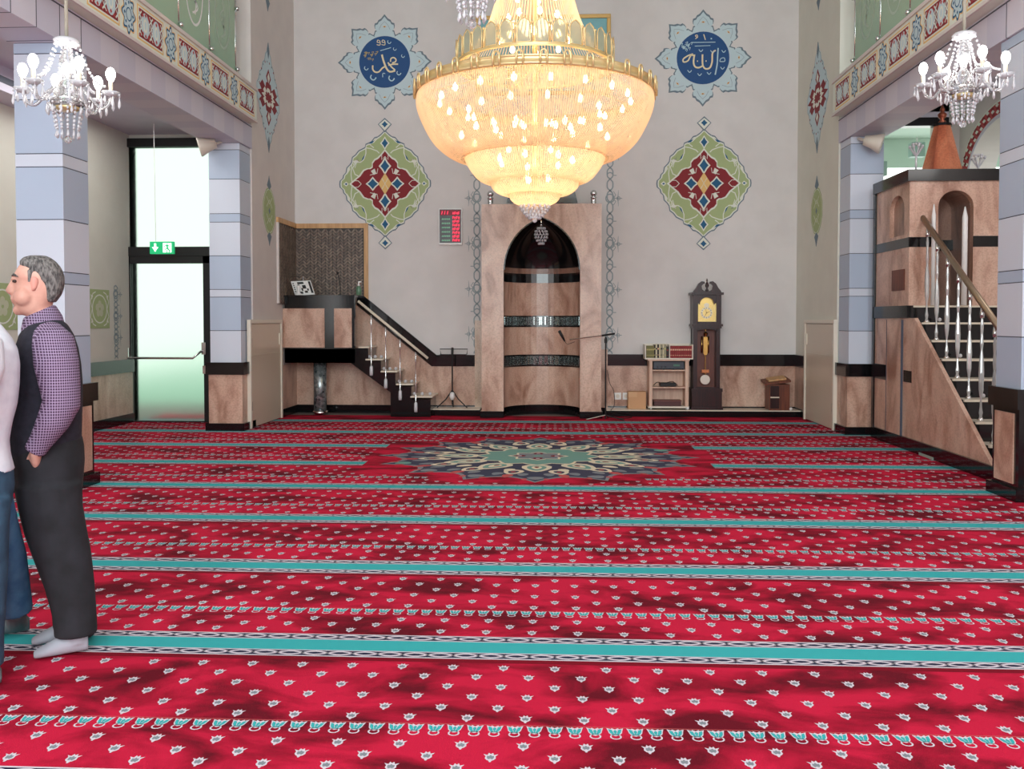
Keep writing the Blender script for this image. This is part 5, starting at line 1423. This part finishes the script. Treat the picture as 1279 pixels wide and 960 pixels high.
    for i in range(30):
        a = 2*PI*i/30; ca, sa = math.cos(a), math.sin(a)
        w = .052
        poly = [(-w, zc0), (w, zc0), (w, zc1-.06), (w*.7, zc1-.025), (0, zc1), (-w*.7, zc1-.025), (-w, zc1-.06)]
        f = lambda u, v, d: (xc+(RC+d)*ca-sa*u, Yc+(RC+d)*sa+ca*u, v)
        e = MB().prism(poly, f, -.006, .006).build('crown_tablet', GT, root)
        MB().tube([f(u*1.08, v+.004, .008) for u, v in poly], .005, 5, closed=True).tube([f(w*1.33, zc0, 0), f(w*1.33, zc1-.05, 0)], .008, 5).ball(f(w*1.33, zc1-.04, 0), .013, 6).build('tablet_edge', BRASSP, e, smooth=True, fix=False)
    # strands of the upper tent
    tent = [(.62, 3.78), (.50, 3.95), (.40, 4.15), (.33, 4.4), (.28, 4.7), (.25, 5.05), (.24, 5.5)]
    strands(tent, 100, .006, 'upper_bead_tent')
    MB().lathe([(.26, 5.48), (.3, 5.5), (.3, 5.56), (.1, 5.7), (.04, 5.8), (.04, HZ)], (xc, Yc, 0), 32).build('canopy', BRASSP, root, smooth=True)
    # bulbs
    lst = [(.86, 3.38, 18, 0), (.60, 3.30, 12, .2), (.66, 3.08, 10, .1), (.36, 3.12, 8, .3), (.34, 2.86, 7, 0), (.12, 2.70, 3, 0), (.24, 4.12, 8, .2), (.2, 4.35, 6, .4), (.3, 3.92, 8, .0)]
    for rr, z, nn, ph in lst:
        for i in range(nn):
            a = 2*PI*i/nn+ph; p = (xc+rr*math.cos(a), Yc+rr*math.sin(a), z)
            o = MB().lathe([(.004, 0), (.016, .006), (.024, .024), (.022, .042), (.012, .062), (.002, .075)], (p[0], p[1], z), 10).build('bulb', BULBW, root, smooth=True)
    for z, e in ((3.2, 21), (2.8, 6), (4.15, 5)):
        L = bpy.data.lights.new('chandelier_glow', 'POINT'); L.energy = e; L.color = (1, .81, .56); L.shadow_soft_size = .16
        lo = bpy.data.objects.new('chandelier_glow', L); C.objects.link(lo); lo.location = (xc, Yc, z)
BRASSP = M('gilt_brass', (232, 205, 150), .3, .55)
great_chandelier()

# ------------------------------------------------------------------ small crystal chandeliers
def crystal_chandelier(xc, yc, zb, s, label, arms=6, ph=0.3, top=4.9):
    """zb: z of the lowest ball, s: overall diameter"""
    root = thing('crystal_chandelier', (xc, yc, zb), label, 'chandelier', 'small crystal chandeliers')
    k = s/.70
    Z = lambda h: zb+h*k
    MB().tube([(xc, yc, Z(.66)), (xc, yc, top)], .012*k, 8).build('rod', M('rod_greige', (170, 165, 150), .4), root, smooth=True)
    MB().lathe([(.02, .70), (.07, .705), (.085, .69), (.07, .665), (.03, .65)], (xc, yc, zb), 20).build('top_dish', CRYSTW, root, smooth=True) if k == 1 else MB().lathe([(.02*k, .70*k), (.07*k, .705*k), (.085*k, .69*k), (.07*k, .665*k), (.03*k, .65*k)], (xc, yc, zb), 20).build('top_dish', CRYSTW, root, smooth=True)
    pr = [(.02, .66), (.028, .6), (.05, .56), (.03, .5), (.022, .44), (.055, .4), (.06, .36), (.03, .33), (.09, .3), (.11, .27), (.09, .25), (.02, .24)]
    MB().lathe([(r*k, h*k) for r, h in pr], (xc, yc, zb), 16).build('glass_column', CRYST, root, smooth=True)
    MB().lathe([(.02*k, .25*k), (.085*k, .245*k), (.06*k, .225*k), (.02*k, .215*k)], (xc, yc, zb), 16).build('gilt_dish', BRASSP, root, smooth=True)
    def drop(B, p, L):
        B.ball((p[0], p[1], p[2]), .0085*k, 6, 1, 4)
        B.lathe([(.001, 0), (.009*k, -L*.55), (.011*k, -L*.75), (.001, -L)], (p[0], p[1], p[2]-.012*k), 5, caps=False)
    ar = .27*k
    for i in range(arms):
        a = 2*PI*i/arms+ph; ca, sa = math.cos(a), math.sin(a)
        P = lambda r, h: (xc+r*k*ca, yc+r*k*sa, Z(h))
        arm = MB().tube(smooth([P(.05, .31), P(.1, .36), P(.15, .31), P(.2, .255), P(.25, .27), P(.275, .33)], 5), .011*k, 7).build('arm', CRYST, root, smooth=True)
        c = P(.275, .33)
        MB().lathe([(.012*k, 0), (.03*k, .006*k), (.062*k, .03*k), (.058*k, .033*k), (.015*k, .012*k)], c, 14).build('drip_dish', CRYSTW, arm, smooth=True)
        MB().lathe([(.014*k, .01*k), (.014*k, .10*k)], c, 10).build('candle_sleeve', M('sleeve', (225, 215, 195), .5), arm, smooth=True)
        MB().lathe([(.008*k, .1*k), (.02*k, .115*k), (.031*k, .145*k), (.031*k, .165*k), (.02*k, .19*k), (.002, .2*k)], c, 12).build('bulb', BULB, arm, smooth=True)
        B = MB()
        for j in range(7):
            b_ = 2*PI*j/7; drop(B, (c[0]+.058*k*math.cos(b_), c[1]+.058*k*math.sin(b_), c[2]+.012*k), .055*k if j % 2 else .085*k)
        B.build('crystal_drops', CRYSTW, arm, smooth=True, kind='stuff')
        # bead swag from top dish to arm dish
        B = MB()
        for j in range(15):
            t = j/14; r = .075+(.235-.075)*t; h = .67+(.40-.67)*t-.07*math.sin(PI*t)
            q = P(r, h); B.ball(q, .0105*k, 6, 1, 4)
        for j in range(9):
            t = j/8; r = .06+.02*t; q = (xc+(.03+.03*t)*k*math.cos(a+.5), yc+(.03+.03*t)*k*math.sin(a+.5), Z(.64-.22*t)); B.ball(q, .009*k, 6, 1, 4)
        B.build('bead_swag', CRYSTW, root, smooth=True, kind='stuff')
    B = MB()
    for j in range(12):
        a = 2*PI*j/12
        for q in range(5): B.ball((xc+(.09-.004*q)*k*math.cos(a), yc+(.09-.004*q)*k*math.sin(a), Z(.23-.028*q)), .0105*k, 6, 1.2, 4)
        drop(B, (xc+.07*k*math.cos(a), yc+.07*k*math.sin(a), Z(.10)), .05*k)
        drop(B, (xc+.12*k*math.cos(a+.2), yc+.12*k*math.sin(a+.2), Z(.26)), .06*k)
    B.build('lower_drops', CRYSTW, root, smooth=True, kind='stuff')
    MB().ball((xc, yc, Z(.03)), .026*k, 12, 1, 8).tube([(xc, yc, Z(.05)), (xc, yc, Z(.24))], .004*k, 5).build('bottom_ball', CRYST, root, smooth=True)
    L = bpy.data.lights.new('candle_glow', 'POINT'); L.energy = 9; L.color = (1, .96, .92); L.shadow_soft_size = .12
    lo = bpy.data.objects.new('candle_glow', L); C.objects.link(lo); lo.location = (xc, yc, Z(.5))
    return root
x, z = PY(85.5, 180, 5.55); crystal_chandelier(x, 5.55, z, .665, 'small crystal chandelier with candle bulbs above the man in the vest', ph=.25)
x, z = PY(1203, 160, 6.45); crystal_chandelier(x, 6.45, z, .665, 'small crystal chandelier with candle bulbs in front of the pulpit tower', ph=.55, top=5.2)
x, z = PY(590, 37, 4.2); crystal_chandelier(x, 4.2, z, .62, 'crystal chandelier of which only the lowest drops show beside the great chandelier', ph=.1, top=5.2)

# ------------------------------------------------------------------ people
def stack(B, levels, n=24, ex=2.0, close=True):
    """levels: list of (center Vector, uvec, vvec, ru, rv)"""
    st = []
    for c, u, w, ru, rw in levels:
        k = len(B.v); st.append(k)
        for i in range(n):
            a = 2*PI*i/n; ca, sa = math.cos(a), math.sin(a)
            p = c+u*(ru*math.copysign(abs(ca)**(2/ex), ca))+w*(rw*math.copysign(abs(sa)**(2/ex), sa)); B.v.append(tuple(p))
    for i in range(len(st)-1):
        for k in range(n): B.face([st[i]+k, st[i]+(k+1) % n, st[i+1]+(k+1) % n, st[i+1]+k])
    if close: B.face([st[0]+k for k in range(n)][::-1]); B.face([st[-1]+k for k in range(n)])
    return B
def remesh(o, vs, sm=3, f=.5):
    md = o.modifiers.new('remesh', 'REMESH'); md.mode = 'VOXEL'; md.voxel_size = vs; md.use_smooth_shade = True
    s_ = o.modifiers.new('smooth', 'SMOOTH'); s_.iterations = sm; s_.factor = f
    return o
def checkshirt():
    m, n, l, b = newmat('purple_check_cloth')
    tc = n.new('ShaderNodeTexCoord'); sp = n.new('ShaderNodeSeparateXYZ'); l.new(tc.outputs['Object'], sp.inputs[0])
    def lines(sock, freq, w):
        a = n.new('ShaderNodeMath'); a.operation = 'MULTIPLY'; a.inputs[1].default_value = freq; l.new(sock, a.inputs[0])
        f = n.new('ShaderNodeMath'); f.operation = 'FRACT'; l.new(a.outputs[0], f.inputs[0])
        g = n.new('ShaderNodeMath'); g.operation = 'LESS_THAN'; g.inputs[1].default_value = w; l.new(f.outputs[0], g.inputs[0]); return g.outputs[0]
    ad = n.new('ShaderNodeMath'); ad.operation = 'ADD'; l.new(sp.outputs[0], ad.inputs[0]); l.new(sp.outputs[1], ad.inputs[1])
    A = lines(ad.outputs[0], 84, .26); Bz = lines(sp.outputs[2], 86, .26)
    mxx = n.new('ShaderNodeMath'); mxx.operation = 'MAXIMUM'; l.new(A, mxx.inputs[0]); l.new(Bz, mxx.inputs[1])
    c = n.new('ShaderNodeMix'); c.data_type = 'RGBA'; c.inputs[6].default_value = lin((70, 46, 74)); c.inputs[7].default_value = lin((158, 138, 166)); l.new(mxx.outputs[0], c.inputs[0])
    l.new(c.outputs[2], b.inputs['Base Color']); b.inputs['Roughness'].default_value = .85
    return m
SKIN = noisemat('skin', (205, 150, 134), (220, 168, 150), 18, .55, detail=3)
HAIR = noisemat('grey_hair', (58, 55, 55), (132, 127, 124), 110, .75, stretch=(1, 1, .35), bump=.5)
def man():
    zc = 3.78; S = zc/F                                   # metres per pixel at the man's distance
    gx, gy = PZ(84, 822)                                 # a point on the ground below him
    x0, y0 = PZ(58, 822)
    ray0 = Vector((x0, y0, 0)).normalized()
    Sv = -ray0                                           # towards the viewer
    Fv = Vector((-ray0.y, ray0.x, 0)); Fv = Fv if Fv.x < 0 else -Fv   # the way he faces
    Fv.normalize(); Fv *= .94; UPv = Vector((0, 0, 1))
    base = Vector((x0, y0, 0))+ray0*.10
    def W(px, py, s=0.0):
        f = (58-px-(822-py)*.0166)*S; z = CH+(400-py)*S
        if s: # keep apparent position when moved nearer or further
            k = 1-s/zc; f *= k; z = CH+(z-CH)*k
        return base+Fv*f+Sv*s+UPv*z
    root = thing('man', tuple(base), 'grey-haired man in dark vest, checked purple shirt and black trousers', 'person')
    pz = lambda y: W(58, y)
    # ---------- body : head, neck, torso, arms, legs as one skin
    B = MB()
    hl = [(320, 40, 54, 8), (322, 35, 60, 13), (326, 29.5, 66, 18), (332, 24.5, 72, 21.5), (340, 20, 76, 23.5), (347, 17, 77.5, 24), (351, 18.5, 77.5, 23.5), (358, 19.5, 76, 23), (365, 19, 74, 22), (371, 19, 70, 21), (377, 20, 66, 20), (384, 21.5, 63, 18), (390, 25, 62, 15), (394, 31, 62, 12)]
    stack(B, [(W((a+b)/2, y), Fv, Sv, (b-a)/2*S, w*S) for y, a, b, w in hl], 28, 2.15)
    stack(B, [(W(50, 380), Fv, Sv, 15*S, 15*S), (W(51, 395), Fv, Sv, 16*S, 17*S), (W(54, 412), Fv, Sv, 19*S, 22*S)], 24)
    # brow, nose, lips, chin
    stack(B, [(W(18.5, 346), Fv, Sv, 2.6*S, 9*S), (W(18.2, 349.5), Fv, Sv, 2.6*S, 9*S)], 12)
    stack(B, [(W(18, 349), Fv, Sv, 2*S, 2.5*S), (W(15.5, 356), Fv, Sv, 3.2*S, 3.4*S), (W(13.2, 362), Fv, Sv, 4*S, 5*S), (W(14.6, 366), Fv, Sv, 3.6*S, 5.4*S), (W(18, 367.5), Fv, Sv, 2.4*S, 3*S)], 14)
    stack(B, [(W(18.2, 371), Fv, Sv, 3*S, 6*S), (W(17.6, 373), Fv, Sv, 3.2*S, 8*S), (W(18.6, 374.8), Fv, Sv, 2.4*S, 7*S)], 14)
    stack(B, [(W(18.7, 376.3), Fv, Sv, 2.6*S, 7*S), (W(19.5, 379), Fv, Sv, 2.4*S, 5*S)], 14)
    B.ball(tuple(W(25, 387)), 7*S, 12)
    B.ball(tuple(W(30, 370, .05)), 12*S, 12)
    # torso and legs under the clothes
    stack(B, [(W(56, 408), Fv, Sv, 17*S, 35*S), (W(58, 430), Fv, Sv, 30*S, 50*S), (W(58, 500), Fv, Sv, 38*S, 50*S), (W(58, 560), Fv, Sv, 36*S, 40*S), (W(60, 605), Fv, Sv, 32*S, 38*S)], 24)
    for s, dx in ((.08, 0), (-.08, 3)):
        B.tube([W(60-dx, 600, s), W(76-dx, 690, s), W(92-dx, 805, s)], [.06, .055, .042], 14)
    # near arm with hand slipping into pocket
    arm = [W(64, 424, .17), W(70, 460, .21), W(74, 505, .23), W(62, 535, .22), (W(46, 564, .195))]
    B.tube(arm, [.055, .05, .042, .036, .027], 14)
    far = [W(60, 424, -.19), W(58, 465, -.23), W(54, 505, -.24), W(40, 540, -.2), W(34, 562, -.16)]
    B.tube(far, [.055, .05, .042, .036, .027], 14)
    for (w0, s0, dirx) in ((W(45, 565, .195), .195, 0), (W(33, 563, -.16), -.16, 0)):
        pal = [w0, w0-UPv*.035-Sv*(.034 if s0 > 0 else -.034), w0-UPv*.085-Sv*(.08 if s0 > 0 else -.08)]
        B.tube(pal, [(.024, .03), (.022, .042), (.018, .04)], 14, ref=tuple(Sv))
        for j in range(4):
            q = pal[-1]+Fv*(-.03+.02*j); B.tube([q+UPv*.01, q-UPv*.03-Sv*.004, q-UPv*(.06+.008*(j in (1, 2)))+Fv*.006], [.0095, .009, .007], 8)
        q = pal[1]+Fv*.026; B.tube([q+UPv*.012-Fv*.008, q-UPv*.015+Fv*.008-Sv*(.012 if s0 > 0 else -.012), q-UPv*.045+Fv*.008-Sv*(.03 if s0 > 0 else -.03)], [.012, .011, .008], 8)
    body = B.build('body', SKIN, root, smooth=True); remesh(body, .0065, 3)
    # ear
    E = MB(); c = W(43, 355, 0)+Sv*(22.5*S)
    stack(E, [(c+UPv*(-.028)+Fv*.004, Fv, Sv, .006, .006), (c+UPv*(-.015), Fv, Sv, .011, .009), (c+UPv*.006-Fv*.002, Fv, Sv, .017, .010), (c+UPv*.022-Fv*.002, Fv, Sv, .015, .012), (c+UPv*.031-Fv*.001, Fv, Sv, .008, .008)], 14)
    E.build('ear', M('ear_skin', (212, 146, 132), .55), root, smooth=True)
    eb = MB().tube([W(17.5, 344.5)+Sv*.012, W(19.5, 343.5)+Sv*.045, W(24, 346)+Sv*.065], [.004, .006, .002], 6).build('eyebrow', HAIR, root, smooth=True)
    ey = MB().ball(tuple(W(20.6, 351.5)+Sv*.035), .0115, 12, .62); ey.build('eye', M('eye_dark', (60, 45, 42), .2), root, smooth=True)
    # hair : cap over the top, back and side
    H = MB(); lev = []
    hh = [(318.5, 38, 57, 10), (321, 30, 63, 16), (325.5, 25.5, 69, 20.5), (332, 26, 74.5, 23.8), (338, 32, 77.5, 25), (343, 37.5, 79, 25.4), (349, 40, 79.5, 25.2), (353, 46, 79.5, 24.8), (360, 51, 78.5, 24), (367, 53, 76, 22.5), (373, 54, 72, 20), (377, 56, 69, 16)]
    stack(H, [(W((a+b)/2, y), Fv, Sv, (b-a)/2*S, w*S) for y, a, b, w in hh], 28, 2.5)
    stack(H, [(W(38.5, 338), Fv, Sv, 5*S, 24.6*S), (W(38, 347), Fv, Sv, 4.2*S, 24.4*S), (W(37, 353), Fv, Sv, 2.5*S, 23.6*S)], 16, 3)
    h = H.build('hair', HAIR, root, smooth=True); remesh(h, .006, 3)
    # shirt : collar and sleeves
    CHK = checkshirt()
    Bc = MB()
    stack(Bc, [(W(49, 388), (Fv+UPv*-.45).normalized(), Sv, 20*S, 19*S), (W(52, 402), (Fv+UPv*-.35).normalized(), Sv, 25*S, 25*S), (W(56, 418), Fv, Sv, 28*S, 34*S)], 24)
    for sg in (1, -1):
        a = [W(60, 416, .14*sg), W(66, 428, .2*sg), W(70, 455, .235*sg), W(75, 490, .25*sg), W(76, 508, .25*sg), W(66, 530, .245*sg), W(54, 550, .215*sg), W(46, 563, .198*sg)]
        if sg < 0: a = [W(60, 416, -.14), W(62, 428, -.2), W(60, 455, -.235), W(57, 490, -.25), W(54, 508, -.25), W(46, 530, -.23), W(39, 550, -.19), W(35, 560, -.17)]
        Bc.tube(a, [.06, .082, .086, .076, .073, .064, .05, .041], 18)
        Bc.tube([a[-1]+(a[-2]-a[-1])*.6, a[-1], a[-1]-(a[-2]-a[-1])*.25], [.046, .045, .043], 16)
    sh = Bc.build('checked_shirt', CHK, root, smooth=True); remesh(sh, .008, 2)
    # vest
    V = MB()
    vl = [(398, 44, 75, 22), (406, 33, 84, 34), (418, 25, 91, 46), (435, 20, 96.5, 55), (455, 16.5, 100, 56), (480, 14, 102, 54), (505, 11.5, 102, 53), (530, 10, 101.5, 54), (552, 10.5, 101, 55), (570, 14, 101, 54)]
    stack(V, [(W((a+b)/2, y), Fv, Sv, (b-a)/2*S, w*S*.93) for y, a, b, w in vl], 32, 2.3)
    vest = V.build('vest', noisemat('vest_knit', (30, 29, 40), (40, 38, 50), 40, .95, bump=.2), root, smooth=True); remesh(vest, .009, 3)
    ring = [W(62+23*math.cos(t), 428+31*math.sin(t)-4*math.cos(t), .205-.02*math.cos(t)) for t in [2*PI*i/20 for i in range(20)]]
    # trousers
    T = MB()
    tl = [(548, 14, 101.5, 55), (560, 14, 104, 58), (580, 15, 105, 60), (600, 18, 103.5, 59), (618, 21, 102, 55)]
    stack(T, [(W((a+b)/2, y), Fv, Sv, (b-a)/2*S, w*S*.9) for y, a, b, w in tl], 28, 2.3)
    leg = [(608, 20, 101, 31), (640, 26, 102, 30), (670, 33, 107, 28), (700, 43, 112.5, 27), (740, 57, 117, 26), (775, 66, 119.5, 25), (800, 68, 121, 26), (807, 68, 121, 25)]
    for s in (.092, -.092):
        stack(T, [(W((a+b)/2-(2 if s < 0 else 0), y, s), Fv, Sv, (b-a)/2*S, w*S) for y, a, b, w in leg], 24, 2.2)
    # soft folds at the cuff
    tr = T.build('trousers', noisemat('black_trousers', (24, 24, 28), (36, 36, 42), 10, .9), root, smooth=True); remesh(tr, .009, 3)
    # socks
    for s, off in ((.092, 0), (-.092, 2)):
        K = MB()
        g = lambda px, s=s: Vector((W(px-off, 822, s).x, W(px-off, 822, s).y, 0))
        UPo = UPv*.006
        prof = [(110, .035, .03, .04), (100, .045, .036, .05), (88, .045, .038, .055), (74, .038, .042, .05), (60, .028, .044, .034), (50, .02, .04, .024), (43, .014, .025, .016)]
        stack(K, [(g(px)+UPv*(h+.006), Sv, UPv, w, rz if rz < h+.02 else h) for px, h, w, rz in [(p[0], p[1], p[2], p[1]) for p in prof]], 18)
        K.tube([g(96)+UPv*.05, g(94)+UPv*.14], [.045, .045], 14)
        k_ = K.build('sock', M('grey_sock', (168, 170, 180), .9), root, smooth=True); remesh(k_, .007, 3)
    return W, S, Fv, Sv
Wm, Sm, Fvm, Svm = man()

def man2():
    zc = 3.50; S = zc/F
    x0, y0 = PZ(-20, 400+1595/zc)
    ray0 = Vector((x0, y0, 0)).normalized(); Sv = -ray0; Fv = Vector((-ray0.y, ray0.x, 0)); Fv = Fv if Fv.x < 0 else -Fv; Fv.normalize(); Fv *= .9; UPv = Vector((0, 0, 1))
    base = Vector((x0, y0, 0))+ray0*.05
    def W(px, py, s=0.0):
        f = (-20-px-(855-py)*.0188)*S; z = CH+(400-py)*S
        k = 1-s/zc; return base+Fv*f*k+Sv*s+UPv*(CH+(z-CH)*k)
    root = thing('standing_person', tuple(base), 'person in white long-sleeved top and blue jeans beside the man in the vest', 'person')
    B = MB()
    hl = [(306, 8), (309, 18), (316, 26), (328, 33), (345, 36), (360, 34), (372, 28), (380, 20), (385, 12)]
    stack(B, [(W(-60, y), Fv, Sv, w*S*.9, w*.72*S) for y, w in hl], 24)
    stack(B, [(W(-90, 348), Fv, Sv, 3*S, 3*S), (W(-95, 356), Fv, Sv, 5*S, 5*S), (W(-91, 360), Fv, Sv, 4*S, 4*S)], 12)
    stack(B, [(W(-50, 372), Fv, Sv, 16*S, 16*S), (W(-40, 388), Fv, Sv, 17*S, 18*S), (W(-26, 405), Fv, Sv, 19*S, 22*S)], 20)
    stack(B, [(W(-26, 402), Fv, Sv, 20*S, 36*S), (W(-24, 450), Fv, Sv, 36*S, 50*S), (W(-28, 540), Fv, Sv, 28*S, 38*S), (W(-30, 600), Fv, Sv, 28*S, 36*S)], 20)
    for s in (.08, -.08): B.tube([W(-26, 610, s), W(-24, 700, s), W(-26, 840, s)], [.06, .055, .045], 14)
    for sg in (1, -1):
        B.tube([W(-24, 425, .19*sg), W(-30, 500, .25*sg), W(-92, 556, .24*sg)], [.055, .045, .03], 14)
        w0 = W(-96, 560, .24*sg)
        B.tube([w0, w0+Fv*.05, w0+Fv*.09], [(.022, .03), (.018, .04), (.016, .038)], 12, ref=(0, 0, 1))
        for j in range(4):
            q = w0+Fv*.09+UPv*(-.03+.02*j); B.tube([q, q+Fv*.035, q+Fv*.06-UPv*.012], [.009, .0085, .007], 8)
        q = w0+UPv*.03+Fv*.02; B.tube([q, q+Fv*.03+UPv*.015, q+Fv*.055+UPv*.014], [.011, .010, .008], 8)
    remesh(B.build('body', SKIN, root, smooth=True), .008, 3)
    H = MB(); stack(H, [(W(-58, 303), Fv, Sv, 12*S, 12*S), (W(-56, 312), Fv, Sv, 25*S, 24*S), (W(-54, 328), Fv, Sv, 31*S, 27*S), (W(-48, 350), Fv, Sv, 25*S, 27*S), (W(-44, 368), Fv, Sv, 18*S, 20*S)], 22)
    remesh(H.build('hair', M('brown_hair', (60, 46, 40), .8), root, smooth=True), .009)
    V = MB(); back = [(402, -2, 24), (412, 6, 40), (422, 14, 52), (436, 21, 60), (455, 24, 60), (480, 23.5, 58), (505, 21, 54), (530, 14.5, 52), (552, 11, 52), (570, 13, 53), (589, 18, 54)]
    stack(V, [(W((b-90+(8 if y < 420 else 0))/2, y), Fv, Sv, (b+90-(8 if y < 420 else 0))/2*S, w*S*.9) for y, b, w in back], 30, 2.2)
    for sg in (1, -1): V.tube([W(-22, 425, .17*sg), W(-22, 460, .23*sg), W(-32, 505, .25*sg), W(-94, 558, .24*sg)], [.07, .075, .062, .042], 16)
    remesh(V.build('white_top', noisemat('white_knit', (222, 224, 234), (234, 236, 244), 20, .9), root, smooth=True), .01, 3)
    T = MB()
    JE = noisemat('dark_blue_jeans', (36, 62, 84), (52, 84, 108), 14, .85)
    stack(T, [(W(-32, 582), Fv, Sv, 48*S, 50*S), (W(-32, 610), Fv, Sv, 50*S, 50*S), (W(-32, 635), Fv, Sv, 46*S, 48*S)], 26)
    stack(T, [(W((a-50)/2, y, .08), Fv, Sv, (a+50)/2*S, 27*S) for y, a in ((625, 13), (660, 11), (700, 10), (750, 8), (800, 5), (838, 5))], 20)
    remesh(T.build('jeans', JE, root, smooth=True), .01, 3)
    # rear leg reaching back towards the man, lighter denim
    T = MB(); pts = [(612, -22, .0, .10), (660, -6, -.12, .085), (700, 8, -.2, .075), (735, 14, -.26, .07), (768, 18, -.30, .07)]
    zq = 4.02
    T.tube([W(px, py, s) for py, px, s, r in pts], [p[3] for p in pts], 18)
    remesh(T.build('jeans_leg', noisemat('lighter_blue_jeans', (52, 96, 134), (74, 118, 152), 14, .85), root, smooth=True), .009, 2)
    sx, sy = PZ(24, 791); g = Vector((sx, sy, 0)); K = MB()
    stack(K, [(g+Fv*d+UPv*(h+.008), Sv, UPv, w, h) for d, h, w in ((-.05, .03, .03), (-.02, .045, .04), (.04, .045, .042), (.12, .035, .045), (.18, .022, .04), (.21, .012, .02))], 16)
    K.tube([g+UPv*.05+Fv*.01, W(18, 768, -.30)], .045, 12)
    remesh(K.build('shoe', M('grey_shoe', (96, 104, 108), .8), root, smooth=True), .008)
    g = Vector((W(-20, 860, .08).x, W(-20, 860, .08).y, 0)); K = MB()
    stack(K, [(g+Fv*d+UPv*(h+.008), Sv, UPv, w, h) for d, h, w in ((-.07, .03, .03), (-.04, .045, .04), (.04, .045, .042), (.12, .035, .045), (.18, .022, .04), (.21, .012, .02))], 16)
    K.tube([g+UPv*.05, g+UPv*.14], .045, 12)
    remesh(K.build('shoe', M('grey_shoe_b', (96, 104, 108), .8), root, smooth=True), .008)
man2()

# ------------------------------------------------------------------ light
w = bpy.data.worlds.new('world'); bpy.context.scene.world = w; w.use_nodes = True
w.node_tree.nodes['Background'].inputs[0].default_value = (.93, 1.0, .95, 1); w.node_tree.nodes['Background'].inputs[1].default_value = 1.15
def area(name, loc, aim, sx, sy, e, col=(1, 1, 1)):
    L = bpy.data.lights.new(name, 'AREA'); L.shape = 'RECTANGLE'; L.size = sx; L.size_y = sy; L.energy = e; L.color = col
    o = bpy.data.objects.new(name, L); C.objects.link(o); o.location = loc
    o.rotation_euler = (Vector(aim)-Vector(loc)).to_track_quat('-Z', 'Y').to_euler(); return o
for i, x in enumerate((-2.75, -.25, 2.25)):
    area('window_daylight', (x, YF+.05, 3.8), (x*.6, 9, 1.6), 1.6, 5.4, 290, (.88, .97, 1))
area('aisle_fill_left', (OXL+.1, 3.2, 2.3), (-2, 7, 1.2), 3.0, 2.6, 60, (.95, .98, 1))  # added fill for the left aisle, the wall behind it is closed
area('aisle_fill_right', (OXR-.1, 3.2, 2.3), (2, 7, 1.2), 3.0, 2.6, 60, (.95, .98, 1))  # added fill for the right aisle, no window is built here
area('ceiling_fill', (-.2, 7.2, HZ-.05), (-.2, 7.4, 0), 6.4, 9, 60, (.92, 1, 1))  # added overhead fill for hall and floor, the ceiling has no opening
area('gallery_fill_left', (-6, 7, HZ-.1), (-5.6, 7, 4), 2, 8, 90, (1, 1, 1))  # unseen fill light over the left gallery, under a closed ceiling
area('gallery_fill_right', (5.8, 7, HZ-.1), (5.4, 7, 4), 2, 8, 90, (1, 1, 1))  # unseen fill light over the right gallery, under a closed ceiling
area('aisle_top_fill_left', (-5.1, 9.9, 4.0), (-5.1, 9.95, 0), 1, 3, 28, (1, .99, .95))  # unseen fill light below the left aisle ceiling, no fitting modelled
area('mint_room_fill', (6.6, 10.5, 4.2), (6.4, 13, 1.5), 2, 3, 70, (.95, 1, .97))  # added fill that brightens the mint walls, no fitting modelled
area('tower_fill', (5.0, 7.4, 4.1), (4.7, 9.4, 1.0), 1, 2, 30, (1, .98, .95))  # unseen fill light aimed at the pulpit stair, no fitting modelled

sc = bpy.context.scene
sc.view_settings.view_transform = 'Standard'; sc.view_settings.look = 'None'; sc.view_settings.exposure = 0.12; sc.view_settings.gamma = 1
sc.view_settings.use_curve_mapping = False
sc.cycles.max_bounces = 8; sc.cycles.transparent_max_bounces = 12; sc.cycles.caustics_reflective = False; sc.cycles.caustics_refractive = False
sc.cycles.sample_clamp_indirect = 4
